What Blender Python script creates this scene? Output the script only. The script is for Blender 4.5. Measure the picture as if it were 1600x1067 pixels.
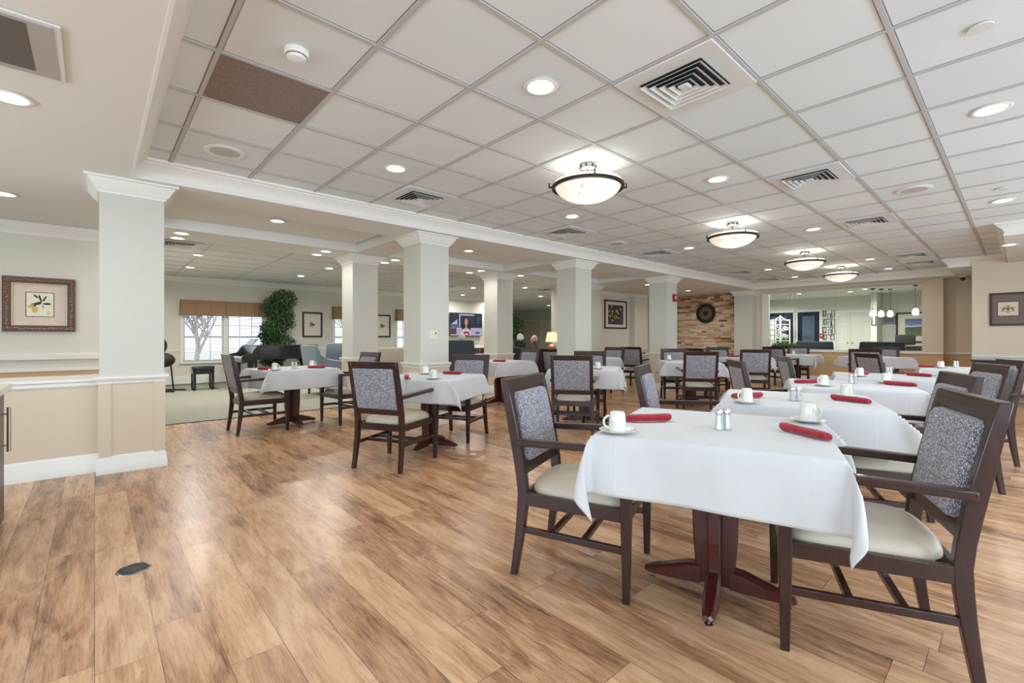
import bpy, math, random
from mathutils import Vector, Matrix
for o in list(bpy.data.objects): bpy.data.objects.remove(o)
S = bpy.context.scene
COL = S.collection
R = math.radians
PI = math.pi
# ------------------------------------------------------------------ camera
cd = bpy.data.cameras.new('camera')
cam = bpy.data.objects.new('camera', cd); COL.objects.link(cam)
cd.sensor_width = 36.0; cd.sensor_fit = 'HORIZONTAL'
cd.lens = 720.055 * 36 / 1600
cd.shift_y = -(533.5 - 528.11) / 1600
cd.clip_start = 0.02; cd.clip_end = 200
cam.location = (0, 0, 1.16)
cam.rotation_euler = (R(90), 0, R(47.831 - 90))
S.camera = cam
S.view_settings.view_transform = 'Standard'
S.view_settings.look = 'None'
S.view_settings.gamma = 1
S.view_settings.use_curve_mapping = False
S.view_settings.exposure = 0.22
# ------------------------------------------------------------------ daylight
W = bpy.data.worlds.new('world'); S.world = W; W.use_nodes = True
wb = W.node_tree.nodes['Background']
wb.inputs[0].default_value = (0.80, 0.89, 1.0, 1); wb.inputs[1].default_value = 2.0

def area(name, loc, rot, sx, sy, power, color=(1, 1, 1), shape='RECTANGLE', spread=180):
    l = bpy.data.lights.new(name, 'AREA'); l.shape = shape; l.size = sx
    if shape in ('RECTANGLE', 'ELLIPSE'): l.size_y = sy
    l.energy = power; l.color = color; l.spread = R(spread)
    o = bpy.data.objects.new(name, l); COL.objects.link(o); o.location = loc; o.rotation_euler = rot
    return o
# daylight that enters by the windows behind the photographer and in the side wall
for i, x in enumerate((-0.6, 2.4, 5.4, 8.4)):
    area('window_daylight', (x, -3.02, 1.45), (R(90), 0, 0), 1.8, 1.5, 74, (0.70, 0.84, 1.0))
for i, y in enumerate((-0.9, 1.6, 4.2)):
    area('window_daylight', (-3.52, y, 1.45), (R(90), 0, R(-90)), 1.6, 1.5, 50, (0.70, 0.84, 1.0))

# ------------------------------------------------------------------ materials
def sock(nt, inp, v):
    if isinstance(v, bpy.types.NodeSocket): nt.links.new(v, inp)
    elif isinstance(v, (tuple, list)) and len(v) == 3 and inp.type == 'RGBA': inp.default_value = (*v, 1)
    else: inp.default_value = v
class G:
    def __init__(s, nt): s.nt = nt
    def n(s, t, ins=None, **kw):
        nd = s.nt.nodes.new(t)
        for k, v in kw.items(): setattr(nd, k, v)
        for k, v in (ins or {}).items(): sock(s.nt, nd.inputs[k], v)
        return nd
    def m(s, op, a, b=0.0, c=0.0):
        nd = s.nt.nodes.new('ShaderNodeMath'); nd.operation = op
        sock(s.nt, nd.inputs[0], a); sock(s.nt, nd.inputs[1], b)
        if op in ('MULTIPLY_ADD',): sock(s.nt, nd.inputs[2], c)
        return nd.outputs[0]
    def mix(s, f, a, b, typ='MIX'):
        nd = s.nt.nodes.new('ShaderNodeMix'); nd.data_type = 'RGBA'; nd.blend_type = typ
        sock(s.nt, nd.inputs[0], f); sock(s.nt, nd.inputs[6], a); sock(s.nt, nd.inputs[7], b)
        return nd.outputs[2]
    def ramp(s, f, stops):
        nd = s.nt.nodes.new('ShaderNodeValToRGB'); sock(s.nt, nd.inputs[0], f)
        e = nd.color_ramp.elements
        while len(e) < len(stops): e.new(0.5)
        for x, (p, c) in zip(e, stops): x.position = p; x.color = (*c, 1) if len(c) == 3 else c
        return nd.outputs[0]
    def obj(s): return s.n('ShaderNodeTexCoord').outputs['Object']
    def noise(s, vec, scale, detail=2.0, rough=.5, dist=0.0, dims='3D'):
        return s.n('ShaderNodeTexNoise', {'Vector': vec, 'Scale': scale, 'Detail': detail, 'Roughness': rough, 'Distortion': dist}, noise_dimensions=dims).outputs[0]
    def scl(s, vec, v):
        return s.n('ShaderNodeMapping', {'Vector': vec, 'Scale': v}).outputs[0]
    def bump(s, h, st, d=.002):
        return s.n('ShaderNodeBump', {'Height': h, 'Strength': st, 'Distance': d}).outputs[0]
def lin(c):
    return tuple((x / 12.92 if x <= .04045 else ((x + .055) / 1.055) ** 2.4) for x in (y / 255 for y in c))
def mat(name, color, rough=.6, metal=0.0, emit=0.0, ecol=None, fn=None, spec=.5, trans=0.0, ior=1.45, coat=0.0, alpha=1.0, sheen=0.0):
    m = bpy.data.materials.new(name); m.use_nodes = True
    nt = m.node_tree; b = nt.nodes['Principled BSDF']
    b.inputs['Base Color'].default_value = (*color, 1)
    b.inputs['Roughness'].default_value = rough; b.inputs['Metallic'].default_value = metal
    b.inputs['Specular IOR Level'].default_value = spec
    b.inputs['IOR'].default_value = ior
    b.inputs['Transmission Weight'].default_value = trans
    b.inputs['Coat Weight'].default_value = coat
    b.inputs['Alpha'].default_value = alpha
    b.inputs['Sheen Weight'].default_value = sheen
    if emit:
        b.inputs['Emission Color'].default_value = (*(ecol or color), 1); b.inputs['Emission Strength'].default_value = emit
    if fn: fn(G(nt), b)
    return m
def speck(amount, scale=40., bumpst=0.0, detail=3.0):
    """slight uneven tone of a painted or plain surface"""
    def f(g, b):
        c = tuple(b.inputs['Base Color'].default_value)[:3]
        n = g.noise(g.obj(), scale, detail)
        f_ = g.m('MULTIPLY_ADD', n, 2 * amount, 1 - amount)
        v = g.n('ShaderNodeCombineColor', {0: f_, 1: f_, 2: f_}).outputs[0]
        sock(g.nt, b.inputs['Base Color'], g.mix(1.0, c, v, 'MULTIPLY'))
        if bumpst: sock(g.nt, b.inputs['Normal'], g.bump(n, bumpst))
    return f
M = {}
M['wall'] = mat('cream_wall_paint', lin((220, 217, 204)), .75, fn=speck(.03, 90, .08))
M['wall_tan'] = mat('tan_wall_paint', lin((222, 210, 190)), .75, fn=speck(.03, 90, .08))
M['column'] = mat('grey_white_column_paint', lin((208, 208, 198)), .65, fn=speck(.02, 90, .06))
M['wainscot'] = mat('beige_wainscot_paint', lin((216, 203, 180)), .6, fn=speck(.03, 70, .06))
M['wainscot2'] = mat('tan_wainscot_paint', lin((212, 180, 136)), .6, fn=speck(.03, 70, .06))
M['trim'] = mat('white_trim_paint', lin((236, 236, 230)), .4, fn=speck(.02, 60))
M['ceil'] = mat('soffit_paint', lin((230, 231, 226)), .85, fn=speck(.03, 60, .08))
M['glass_wall'] = mat('lobby_wall_paint', lin((222, 223, 214)), .7, fn=speck(.03, 60))
M['black'] = mat('black_gloss', (.012, .012, .014), .22, fn=speck(.2, 30), coat=.5)
M['blackmat'] = mat('black_matte', (.02, .02, .022), .6, fn=speck(.2, 60))
M['frame_black'] = mat('black_frame', (.025, .02, .02), .35, fn=speck(.25, 60))
M['chrome'] = mat('chrome', (.75, .76, .78), .18, 1.0, fn=speck(.06, 60))
M['steel'] = mat('brushed_nickel', (.30, .30, .30), .3, 1.0, fn=speck(.1, 100))
M['darkmetal'] = mat('dark_bronze', (.05, .045, .04), .4, .8, fn=speck(.2, 60))
M['cloth'] = None
M['paper'] = mat('mat_board', lin((226, 222, 208)), .9, fn=speck(.02, 200))
M['white'] = mat('white_plastic', lin((238, 238, 236)), .4, fn=speck(.02, 60))
M['ceramic'] = mat('white_ceramic', lin((222, 222, 214)), .12, coat=.4, fn=speck(.015, 60))
M['red'] = mat('red_plastic', lin((176, 24, 30)), .4, fn=speck(.1, 60))
M['skin'] = mat('skin', lin((222, 178, 156)), .55, fn=speck(.06, 80))
M['whitehair'] = mat('white_hair', lin((236, 232, 224)), .8, fn=speck(.12, 160, .4))
M['seatfab'] = mat('beige_vinyl', lin((190, 181, 163)), .42, fn=speck(.03, 25, .05))
M['grey_arm'] = mat('grey_upholstery', lin((120, 130, 140)), .9, fn=speck(.12, 300, .2), sheen=.3)
M['beige_arm'] = mat('taupe_upholstery', lin((186, 178, 162)), .9, fn=speck(.1, 300, .2), sheen=.3)
M['navy_arm'] = mat('slate_upholstery', lin((64, 74, 84)), .8, fn=speck(.15, 200, .2))
M['navy_door'] = mat('navy_door_paint', lin((30, 42, 64)), .35, fn=speck(.1, 40))
M['valance'] = mat('tan_valance_cloth', lin((158, 124, 96)), .85, fn=speck(.08, 200, .1))
M['glass'] = mat('clear_glass', (.92, .97, .95), .02, trans=1.0, ior=1.02, spec=.5)
M['glow'] = mat('downlight_lens', (1, .98, .94), .5, emit=5.0, ecol=(1, .96, .88), fn=speck(.01, 60))
M['glowrim'] = mat('downlight_reflector', (.95, .9, .8), .35, emit=.55, ecol=(1, .93, .78), fn=speck(.03, 60))
M['soil'] = mat('soil', (.03, .02, .015), .9, fn=speck(.3, 80))
M['leaf'] = mat('green_leaf', lin((50, 80, 42)), .45, fn=speck(.7, 14))
M['grass'] = mat('bright_grass', lin((92, 148, 46)), .5, fn=speck(.4, 30))
M['bark'] = mat('bark', lin((96, 74, 56)), .9, fn=speck(.4, 40, .5))
M['darkhair'] = mat('dark_cloth', (.015, .016, .022), .8, fn=speck(.3, 60))
M['blueshirt'] = mat('pale_blue_cloth', lin((170, 186, 210)), .8, fn=speck(.2, 60))
M['floral'] = mat('dark_floral_cloth', lin((90, 80, 92)), .8, fn=speck(.8, 60))
M['copper'] = mat('orange_glazed_ceramic', lin((150, 66, 36)), .3, coat=.5, fn=speck(.3, 30))
M['shade'] = mat('lit_lampshade', lin((250, 230, 190)), .8, emit=.75, ecol=lin((255, 226, 170)), fn=speck(.05, 60))
M['pend_glass'] = mat('lit_white_glass', (1, 1, .97), .4, emit=.75, ecol=(1, .98, .92), fn=speck(.03, 60))
M['lino'] = mat('carpet', lin((160, 160, 146)), .95, fn=speck(.18, 12, .3, 8.0))

def f_wood_dark(base, hi, sc=3.0):
    def f(g, b):
        v = g.scl(g.obj(), (sc * 6, sc * 6, sc))
        n = g.noise(v, 3.0, 5, .6, .6)
        sock(g.nt, b.inputs['Base Color'], g.ramp(n, [(.25, base), (.75, hi)]))
        sock(g.nt, b.inputs['Normal'], g.bump(n, .08))
    return f
M['espresso'] = mat('espresso_stained_wood', (.03, .014, .012), .32, fn=f_wood_dark(lin((36, 20, 19)), lin((58, 35, 32))), coat=.35)
M['mahogany'] = mat('mahogany_stained_wood', (.05, .014, .012), .3, fn=f_wood_dark(lin((52, 18, 17)), lin((86, 36, 31))), coat=.3)
M['cabinet'] = mat('brown_cabinet_wood', (.1, .08, .06), .35, fn=f_wood_dark(lin((62, 46, 40)), lin((88, 68, 58))))
M['bronzewood'] = mat('carved_bronze_frame', (.1, .05, .03), .35, .35, fn=speck(.5, 60, .8))
M['redwood'] = mat('red_brown_wood', (.08, .03, .02), .35, fn=f_wood_dark(lin((70, 32, 24)), lin((104, 56, 40))))

def f_tweed(c0, c1, c2):
    def f(g, b):
        o = g.obj()
        a = g.noise(g.scl(o, (1, .25, 1)), 430, 2, .7)
        c = g.noise(g.scl(o, (1, 1, .25)), 430, 2, .7)
        a2 = g.noise(o, 60, 2, .6)
        s = g.m('ADD', g.m('MULTIPLY', a, .5), g.m('MULTIPLY', c, .5))
        s = g.m('ADD', s, g.m('MULTIPLY_ADD', a2, .10, -.05))
        sock(g.nt, b.inputs['Base Color'], g.ramp(s, [(.40, c0), (.50, c1), (.60, c2)]))
        sock(g.nt, b.inputs['Normal'], g.bump(s, .7, .003))
    return f
M['tweed'] = mat('blue_grey_tweed', (.3, .3, .33), .9, fn=f_tweed(lin((22, 24, 38)), lin((104, 106, 122)), lin((232, 230, 230))), sheen=.2)

def f_cloth(g, b):
    o = g.obj()
    n = g.noise(o, 5, 3, .5)
    w = g.noise(g.scl(o, (1, 1, 1)), 400, 1)
    sock(g.nt, b.inputs['Base Color'], g.ramp(n, [(.3, lin((197, 200, 202))), (.7, lin((205, 208, 210)))]))
    co = g.n('ShaderNodeSeparateXYZ', {0: o}); hs = g.m('ADD', g.m('MULTIPLY', n, .5), g.m('MULTIPLY', w, .02))
    for ax in (0, 1):      # pressed folds of the linen
        f = g.m('ABSOLUTE', g.m('SUBTRACT', g.m('FRACT', g.m('MULTIPLY_ADD', co.outputs[ax], 1 / .34, .5)), .5))
        hs = g.m('ADD', hs, g.m('MULTIPLY', g.m('SUBTRACT', 1.0, g.m('MINIMUM', g.m('MULTIPLY', f, 30.0), 1.0)), .22))
    sock(g.nt, b.inputs['Normal'], g.bump(hs, .35, .008))
M['cloth'] = mat('white_table_linen', (.85, .85, .85), .85, fn=f_cloth, sheen=.2)
def f_nap(g, b):
    o = g.obj(); n = g.noise(g.scl(o, (8, 1, 8)), 6, 3)
    sock(g.nt, b.inputs['Base Color'], g.ramp(n, [(.3, lin((128, 8, 30))), (.7, lin((172, 20, 46)))]))
    sock(g.nt, b.inputs['Normal'], g.bump(n, .3, .004))
M['napkin'] = mat('burgundy_napkin_cloth', (.4, .02, .05), .85, fn=f_nap, sheen=.3)
M['shglass'] = mat('shaker_glass', lin((214, 218, 216)), .08, trans=.35, fn=speck(.03, 60), coat=.5)

def f_floor(g, b):
    co = g.n('ShaderNodeSeparateXYZ', {0: g.obj()})
    x, y = co.outputs[0], co.outputs[1]
    w, L = .178, 1.22
    xs = g.m('DIVIDE', x, w); row = g.m('FLOOR', xs); fx = g.m('FRACT', xs)
    off = g.n('ShaderNodeTexWhiteNoise', {'W': row}, noise_dimensions='1D').outputs[0]
    ys = g.m('ADD', g.m('DIVIDE', y, L), g.m('MULTIPLY', off, 7.3)); cell = g.m('FLOOR', ys); fy = g.m('FRACT', ys)
    cid = g.n('ShaderNodeCombineXYZ', {0: row, 1: cell, 2: 0.0}).outputs[0]
    rnd = g.n('ShaderNodeTexWhiteNoise', {'Vector': cid}, noise_dimensions='3D')
    # seams
    dx = g.m('MULTIPLY', g.m('MINIMUM', fx, g.m('SUBTRACT', 1.0, fx)), w)
    dy = g.m('MULTIPLY', g.m('MINIMUM', fy, g.m('SUBTRACT', 1.0, fy)), L)
    seam = g.m('LESS_THAN', g.m('MINIMUM', dx, dy), .0011)
    # grain: each board reads another part of the noise
    rv = g.n('ShaderNodeSeparateColor', {0: rnd.outputs[1]})
    bx = g.m('MULTIPLY_ADD', rv.outputs[0], 37.0, x); by = g.m('MULTIPLY_ADD', rv.outputs[1], 53.0, y)
    bv = g.n('ShaderNodeCombineXYZ', {0: bx, 1: by, 2: g.m('MULTIPLY', rnd.outputs[0], 9.0)}).outputs[0]
    big = g.noise(g.scl(bv, (6.0, 1.05, 1)), 1.25, 4, .62, 2.2)
    rings = g.m('MULTIPLY_ADD', g.m('SINE', g.m('MULTIPLY', big, 46.0)), .5, .5)
    fine = g.noise(g.scl(bv, (60, 3.0, 1)), 2.2, 6, .72, .6)
    blot = g.noise(g.scl(bv, (5.5, .75, 1)), 1.9, 5, .62, .9)
    t = g.m('ADD', g.m('MULTIPLY', big, .62), g.m('MULTIPLY', fine, .50))
    t = g.m('ADD', t, g.m('MULTIPLY', blot, .62))
    t = g.m('ADD', t, g.m('MULTIPLY', rings, .055))
    t = g.m('ADD', t, g.m('MULTIPLY_ADD', rnd.outputs[0], .22, -.46))
    col = g.ramp(t, [(.22, lin((84, 54, 38))), (.35, lin((138, 98, 70))), (.50, lin((184, 140, 104))), (.70, lin((216, 178, 140)))])
    crk = g.noise(g.scl(bv, (90, 5.0, 1)), 1.6, 4, .75, 1.2)
    col = g.mix(g.m('MULTIPLY', g.m('LESS_THAN', crk, .36), .45), col, lin((84, 58, 44)))
    tint = g.mix(rv.outputs[2], (1.0, .97, .93), (.97, .96, .98))
    col = g.mix(1.0, col, tint, 'MULTIPLY')
    col = g.mix(g.m('MULTIPLY', seam, .8), col, (.03, .018, .012))
    sock(g.nt, b.inputs['Base Color'], col)
    h = g.m('SUBTRACT', g.m('MULTIPLY', fine, .3), g.m('MULTIPLY', seam, 1.0))
    sock(g.nt, b.inputs['Normal'], g.bump(h, .22, .0015))
    sock(g.nt, b.inputs['Roughness'], g.m('MULTIPLY_ADD', fine, .16, .20))
M['floor'] = mat('wood_plank_floor', (.5, .35, .22), .33, fn=f_floor, spec=.5)

GX, GY, GT = 1.1003, 2.2671, .6096
def f_tile(g, b):
    co = g.n('ShaderNodeSeparateXYZ', {0: g.obj()})
    def dist(c, o):
        s = g.m('FRACT', g.m('DIVIDE', g.m('SUBTRACT', c, o), GT))
        return g.m('MULTIPLY', g.m('MINIMUM', s, g.m('SUBTRACT', 1.0, s)), GT)
    dx = dist(co.outputs[0], GX); dy = dist(co.outputs[1], GY)
    cx = g.m('FLOOR', g.m('DIVIDE', g.m('SUBTRACT', co.outputs[0], GX), GT)); cy = g.m('FLOOR', g.m('DIVIDE', g.m('SUBTRACT', co.outputs[1], GY), GT))
    rnd = g.n('ShaderNodeTexWhiteNoise', {'Vector': g.n('ShaderNodeCombineXYZ', {0: cx, 1: cy, 2: 0.0}).outputs[0]}, noise_dimensions='3D').outputs[0]
    gap = g.m('LESS_THAN', g.m('MINIMUM', dx, dy), .0175)
    n = g.noise(g.obj(), 190, 2, .7)
    n2 = g.noise(g.obj(), 1.7, 2)
    c = g.ramp(g.m('ADD', g.m('MULTIPLY', n, .3), g.m('ADD', g.m('MULTIPLY', rnd, .35), g.m('MULTIPLY', n2, .35))), [(.2, lin((220, 229, 232))), (.8, lin((234, 241, 243)))])
    sock(g.nt, b.inputs['Base Color'], g.mix(g.m('MULTIPLY', gap, .85), c, lin((110, 108, 108))))
    sock(g.nt, b.inputs['Normal'], g.bump(n, .15, .001))
M['tile'] = mat('acoustic_ceiling_tile', (.7, .7, .7), .9, fn=f_tile)
M['grid'] = mat('white_ceiling_grid', lin((192, 193, 192)), .6, fn=speck(.04, 30))
M['dirty_tile'] = mat('brown_return_tile', lin((140, 128, 122)), .95, fn=speck(.35, 60, .4, 6.0))
M['vent'] = mat('vent_metal', lin((222, 226, 225)), .45, fn=speck(.06, 40))
def f_bowl(g, b):
    o = g.obj(); n = g.noise(o, 5, 4, .6, 1.5); n2 = g.noise(o, 14, 3, .6, 2.0)
    c = g.ramp(n, [(.3, (1.0, .86, .70)), (.6, (1.0, .94, .84))])
    vein = g.ramp(n2, [(.30, (.55, .42, .30)), (.36, (1, 1, 1))])
    c = g.mix(1.0, c, vein, 'MULTIPLY')
    sock(g.nt, b.inputs['Base Color'], c); sock(g.nt, b.inputs['Emission Color'], c); b.inputs['Emission Strength'].default_value = .40
M['bowl'] = mat('lit_alabaster_glass', (1, .9, .8), .35, emit=.6, fn=f_bowl)

# ------------------------------------------------------------------ mesh helpers
class MB:
    def __init__(s): s.v = []; s.f = []; s.mi = []; s.cur = 0
    def add(s, vs, fs, mtx=None):
        k = len(s.v)
        s.v += [tuple(mtx @ Vector(p)) for p in vs] if mtx else [tuple(p) for p in vs]
        s.f += [tuple(i + k for i in f) for f in fs]; s.mi += [s.cur] * len(fs)
        return s
    def box(s, x0, x1, y0, y1, z0, z1, mtx=None):
        v = [(x, y, z) for z in (z0, z1) for y in (y0, y1) for x in (x0, x1)]
        return s.add(v, [(0, 2, 3, 1), (4, 5, 7, 6), (0, 1, 5, 4), (2, 6, 7, 3), (0, 4, 6, 2), (1, 3, 7, 5)], mtx)
    def loft(s, rings, cap=True, closed=True):
        n = len(rings[0]); v = [p for r in rings for p in r]; f = []
        for i in range(len(rings) - 1):
            for j in range(n if closed else n - 1):
                a = i * n + j; b_ = i * n + (j + 1) % n
                f.append((a, b_, b_ + n, a + n))
        if cap and closed: f.append(tuple(reversed(range(n)))); f.append(tuple(range((len(rings) - 1) * n, len(rings) * n)))
        return s.add(v, f)
    def post(s, path):
        """near-vertical bar: path of (x,y,z,wx,wy)"""
        return s.loft([[(x - a / 2, y - b_ / 2, z), (x + a / 2, y - b_ / 2, z), (x + a / 2, y + b_ / 2, z), (x - a / 2, y + b_ / 2, z)] for x, y, z, a, b_ in path])
    def beam(s, p, q, w, h, w2=None, h2=None):
        p, q = Vector(p), Vector(q); d = (q - p).normalized(); up = Vector((0, 0, 1))
        if abs(d.z) > .95: up = Vector((1, 0, 0))
        sd = d.cross(up).normalized(); up = sd.cross(d)
        rr = []
        for c, a, b_ in ((p, w, h), (q, w2 or w, h2 or h)):
            rr.append([tuple(c + sd * (i * a / 2) + up * (j * b_ / 2)) for i, j in ((-1, -1), (1, -1), (1, 1), (-1, 1))])
        return s.loft(rr)
    def lathe(s, prof, n=24, c=(0, 0, 0), capb=True, capt=True):
        rings = [[(c[0] + r * math.cos(2 * PI * i / n), c[1] + r * math.sin(2 * PI * i / n), c[2] + z) for i in range(n)] for r, z in prof]
        k = len(s.v); v = [p for r in rings for p in r]; f = []
        for i in range(len(rings) - 1):
            for j in range(n):
                a = i * n + j; b_ = i * n + (j + 1) % n; f.append((a, b_, b_ + n, a + n))
        if capb: f.append(tuple(reversed(range(n))))
        if capt: f.append(tuple(range((len(rings) - 1) * n, len(rings) * n)))
        return s.add(v, f)
    def tube(s, pts, r, n=8, closed=False):
        pts = [Vector(p) for p in pts]; rings = []; m = len(pts); prev = None
        for i, p in enumerate(pts):
            a = pts[i - 1] if (i or closed) else p; b_ = pts[(i + 1) % m] if (i < m - 1 or closed) else p
            d = (b_ - a).normalized()
            if prev is None:
                u = d.cross(Vector((0, 0, 1)))
                if u.length < .1: u = d.cross(Vector((1, 0, 0)))
            else: u = prev - d * prev.dot(d)
            u.normalize(); prev = u; w = d.cross(u)
            rad = r[i] if isinstance(r, (list, tuple)) else r
            rings.append([tuple(p + u * (rad * math.cos(2 * PI * j / n)) + w * (rad * math.sin(2 * PI * j / n))) for j in range(n)])
        if closed: rings.append(rings[0]); return s.loft(rings, cap=False)
        return s.loft(rings)
    def ball(s, c, rx, ry=None, rz=None, n=16, m=10):
        ry = ry or rx; rz = rz or rx
        prof = [(max(.001, math.cos(-PI / 2 + PI * i / m)), math.sin(-PI / 2 + PI * i / m)) for i in range(m + 1)]
        rings = [[(c[0] + rx * r * math.cos(2 * PI * j / n), c[1] + ry * r * math.sin(2 * PI * j / n), c[2] + rz * z) for j in range(n)] for r, z in prof]
        return s.loft(rings)
    def rbox(s, x0, x1, y0, y1, z0, z1, r, mtx=None, n=4, dome=0.0, pw=4.0):
        """soft cushion: rounded in plan and in section"""
        cx, cy, hx, hy = (x0 + x1) / 2, (y0 + y1) / 2, (x1 - x0) / 2, (y1 - y0) / 2; rings = []
        lv = [(z0, -r * .6)] + [(z0 + r * (1 - math.cos(a)), -r * (1 - math.sin(a))) for a in [R(30), R(60), R(90)]] + [(z1 - r + r * math.sin(a), -r * (1 - math.cos(a))) for a in [R(0), R(30), R(60), R(85)]]
        def ring(z, ins):
            o = []; rr = min(r * 1.6, hx * .9, hy * .9)
            for q in range(4):
                sx, sy = ((1, 1), (-1, 1), (-1, -1), (1, -1))[q]
                for i in range(n + 1):
                    a = PI / 2 * q + PI / 2 * i / n
                    o.append((cx + sx * (hx - rr) + (rr + ins) * math.cos(a), cy + sy * (hy - rr) + (rr + ins) * math.sin(a), z))
            return o
        for z, ins in lv: rings.append(ring(z, ins))
        if dome:
            top = rings[-1]
            for k_, f_ in ((.8, .45), (.5, .8), (.2, .97)):
                rings.append([(cx + (p[0] - cx) * k_, cy + (p[1] - cy) * k_, p[2] + dome * f_) for p in top])
        if mtx: rings = [[tuple(mtx @ Vector(p)) for p in rr] for rr in rings]
        return s.loft(rings)
    def build(s, name, m, parent=None, smooth=35, bevel=0.0, loc=None, solid=0.0, sub=0):
        me = bpy.data.meshes.new(name); me.from_pydata(s.v, [], s.f)
        ms = m if isinstance(m, (list, tuple)) else [m]
        for x in ms: me.materials.append(x)
        if len(ms) > 1: me.polygons.foreach_set('material_index', s.mi)
        me.validate(); me.update()
        if smooth: me.shade_smooth(); me.set_sharp_from_angle(angle=R(smooth))
        o = bpy.data.objects.new(name, me); COL.objects.link(o)
        if parent: o.parent = parent
        if loc: o.location = loc
        if bevel:
            b = o.modifiers.new('bevel', 'BEVEL'); b.width = bevel; b.segments = 2; b.limit_method = 'ANGLE'; b.angle_limit = R(50)
        if solid: b = o.modifiers.new('solid', 'SOLIDIFY'); b.thickness = solid; b.offset = -1
        if sub: b = o.modifiers.new('sub', 'SUBSURF'); b.levels = sub; b.render_levels = sub
        return o
def tag(o, label=None, cat=None, group=None, kind=None):
    if label: o['label'] = label
    if cat: o['category'] = cat
    if group: o['group'] = group
    if kind: o['kind'] = kind
    return o
def empty(name, loc=(0, 0, 0), rz=0.0, label=None, cat=None, group=None, kind=None):
    o = bpy.data.objects.new(name, None); COL.objects.link(o); o.location = loc; o.rotation_euler = (0, 0, rz)
    o.empty_display_size = .1
    return tag(o, label, cat, group, kind)
def struct(o): o['kind'] = 'structure'; return o
KIDS = {}
def copy_tree(o, parent=None):
    c = o.copy(); COL.objects.link(c); c.parent = parent
    for ch in o.children: copy_tree(ch, c)
    return c
def dup(root, loc, rz, label=None, group=None):
    c = copy_tree(root); c.location = loc; c.rotation_euler = (0, 0, rz)
    if label: c['label'] = label
    if group: c['group'] = group
    return c
USED = {}
def place(proto, loc, rz, label, group=None):
    """first use moves the prototype itself, later ones copy it"""
    if proto.name not in USED:
        USED[proto.name] = 1; proto.location = loc; proto.rotation_euler = (0, 0, rz); tag(proto, label, None, group); return proto
    return dup(proto, loc, rz, label, group)
def sweep2d(path, prof, closed=False, flip=1):
    """profile (off, z) swept along a plan path with mitred corners; off>0 goes to the left of the walking direction"""
    n = len(path); P = [Vector((p[0], p[1])) for p in path]; rings = []
    for i in range(n):
        a = P[(i - 1) % n] if (closed or i) else None; b_ = P[(i + 1) % n] if (closed or i < n - 1) else None
        def nrm(u, v): d = (v - u).normalized(); return Vector((-d.y, d.x))
        if a is None: m = nrm(P[i], b_)
        elif b_ is None: m = nrm(a, P[i])
        else:
            n1, n2 = nrm(a, P[i]), nrm(P[i], b_); m = (n1 + n2); m = m / max(.2, m.dot(n1))
        rings.append([(P[i].x + m.x * o * flip, P[i].y + m.y * o * flip, z) for o, z in prof])
    mb = MB()
    if closed: rings.append(rings[0]); mb.loft(rings, cap=False)
    else: mb.loft(rings)
    return mb

# ================================================================== THE ROOM
ZL, ZU = 2.53, 2.6955
def S_(name, mb, m, **k): return struct(mb.build(name, m, **k))
S_('floor', MB().box(-3.6, 14.4, -3.1, 7.65, -.1, 0), M['floor'], smooth=0)
S_('floor', MB().box(.4, 20, 7.65, 19.2, -.1, 0).box(14.4, 20, -1, 7.65, -.1, 0).box(-3.6, .4, 7.65, 8.2, -.1, 0), M['lino'], smooth=0)
S_('trim_1', MB().box(.47, 13.2, 7.63, 7.67, .0, .006), M['blackmat'], smooth=0)
S_('light_block_roof', MB().box(-3.8, 20, -3.3, 19.4, 2.9, 3.0), M['ceil'], smooth=0)  # unseen slab added to keep sky light from leaking in through gaps
# tiled ceiling in the raised field
tc = MB().box(.1, 13.95, -3, 5.2, ZU, ZU + .05); S_('ceiling', tc, M['tile'], smooth=0)
gb = MB(); w = .0115
k0 = math.ceil((.25 - GX) / GT)
for k in range(k0, 40):
    x = GX + k * GT
    if x < 13.7: gb.box(x - w, x + w, -3, 5.0, ZU - .007, ZU + .001)
for k in range(-9, 10):
    y = GY + k * GT
    if -3 < y < 5.0: gb.box(.2, 13.8, y - w, y + w, ZU - .0072, ZU + .001)
S_('ceiling_grid', gb, M['grid'], smooth=0)
T_ = 2.88
sf = MB()
sf.box(-3.6, .23, -3.1, 8.0, ZL, T_)
sf.box(.23, 14.4, 5.07, 5.70, ZL, T_)
sf.box(13.82, 14.4, .95, 5.07, ZL, T_).box(12.35, 14.4, -3.1, .95, ZL, T_).box(9.03, 12.35, -3.1, .14, ZL, T_)
CX = [.03 + 3.11 * k for k in range(4)]
CX[0] = .03
for x in CX: sf.box(max(.23, x - .04), x + .48, 5.70, 7.11, ZL, T_)
sf.box(9.84, 14.4, 5.70, 8.3, ZL, T_)
sf.box(.23, 9.81, 7.11, 7.90, ZL, T_)
sf.box(12.0, 14.6, 8.3, 11.2, ZL, T_)
S_('ceiling', sf, M['ceil'], smooth=0)
cf = MB()
for a, b_ in ((.51, 3.06), (3.62, 6.2), (6.73, 9.29)): cf.box(a, b_, 5.70, 7.11, 2.66, T_)
S_('ceiling', cf, M['ceil'], smooth=0)
# lounge tiles
M['tile2'] = mat('lounge_ceiling_board', lin((226, 225, 222)), .9, fn=speck(.04, 60, .1))
lt = MB().box(.4, 20, 7.90, 19.2, 2.665, T_); S_('ceiling', lt, M['tile2'], smooth=0)
lg = MB()
for k in range(0, 17):
    x = GX + .3 + k * GT * 2; lg.box(x - w, x + w, 7.9, 19, 2.659, 2.666)
for k in range(0, 19):
    y = 8.05 + k * GT; lg.box(.4, 20, y - w, y + w, 2.6588, 2.666)
S_('ceiling_grid', lg, M['grid'], smooth=0)
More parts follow.
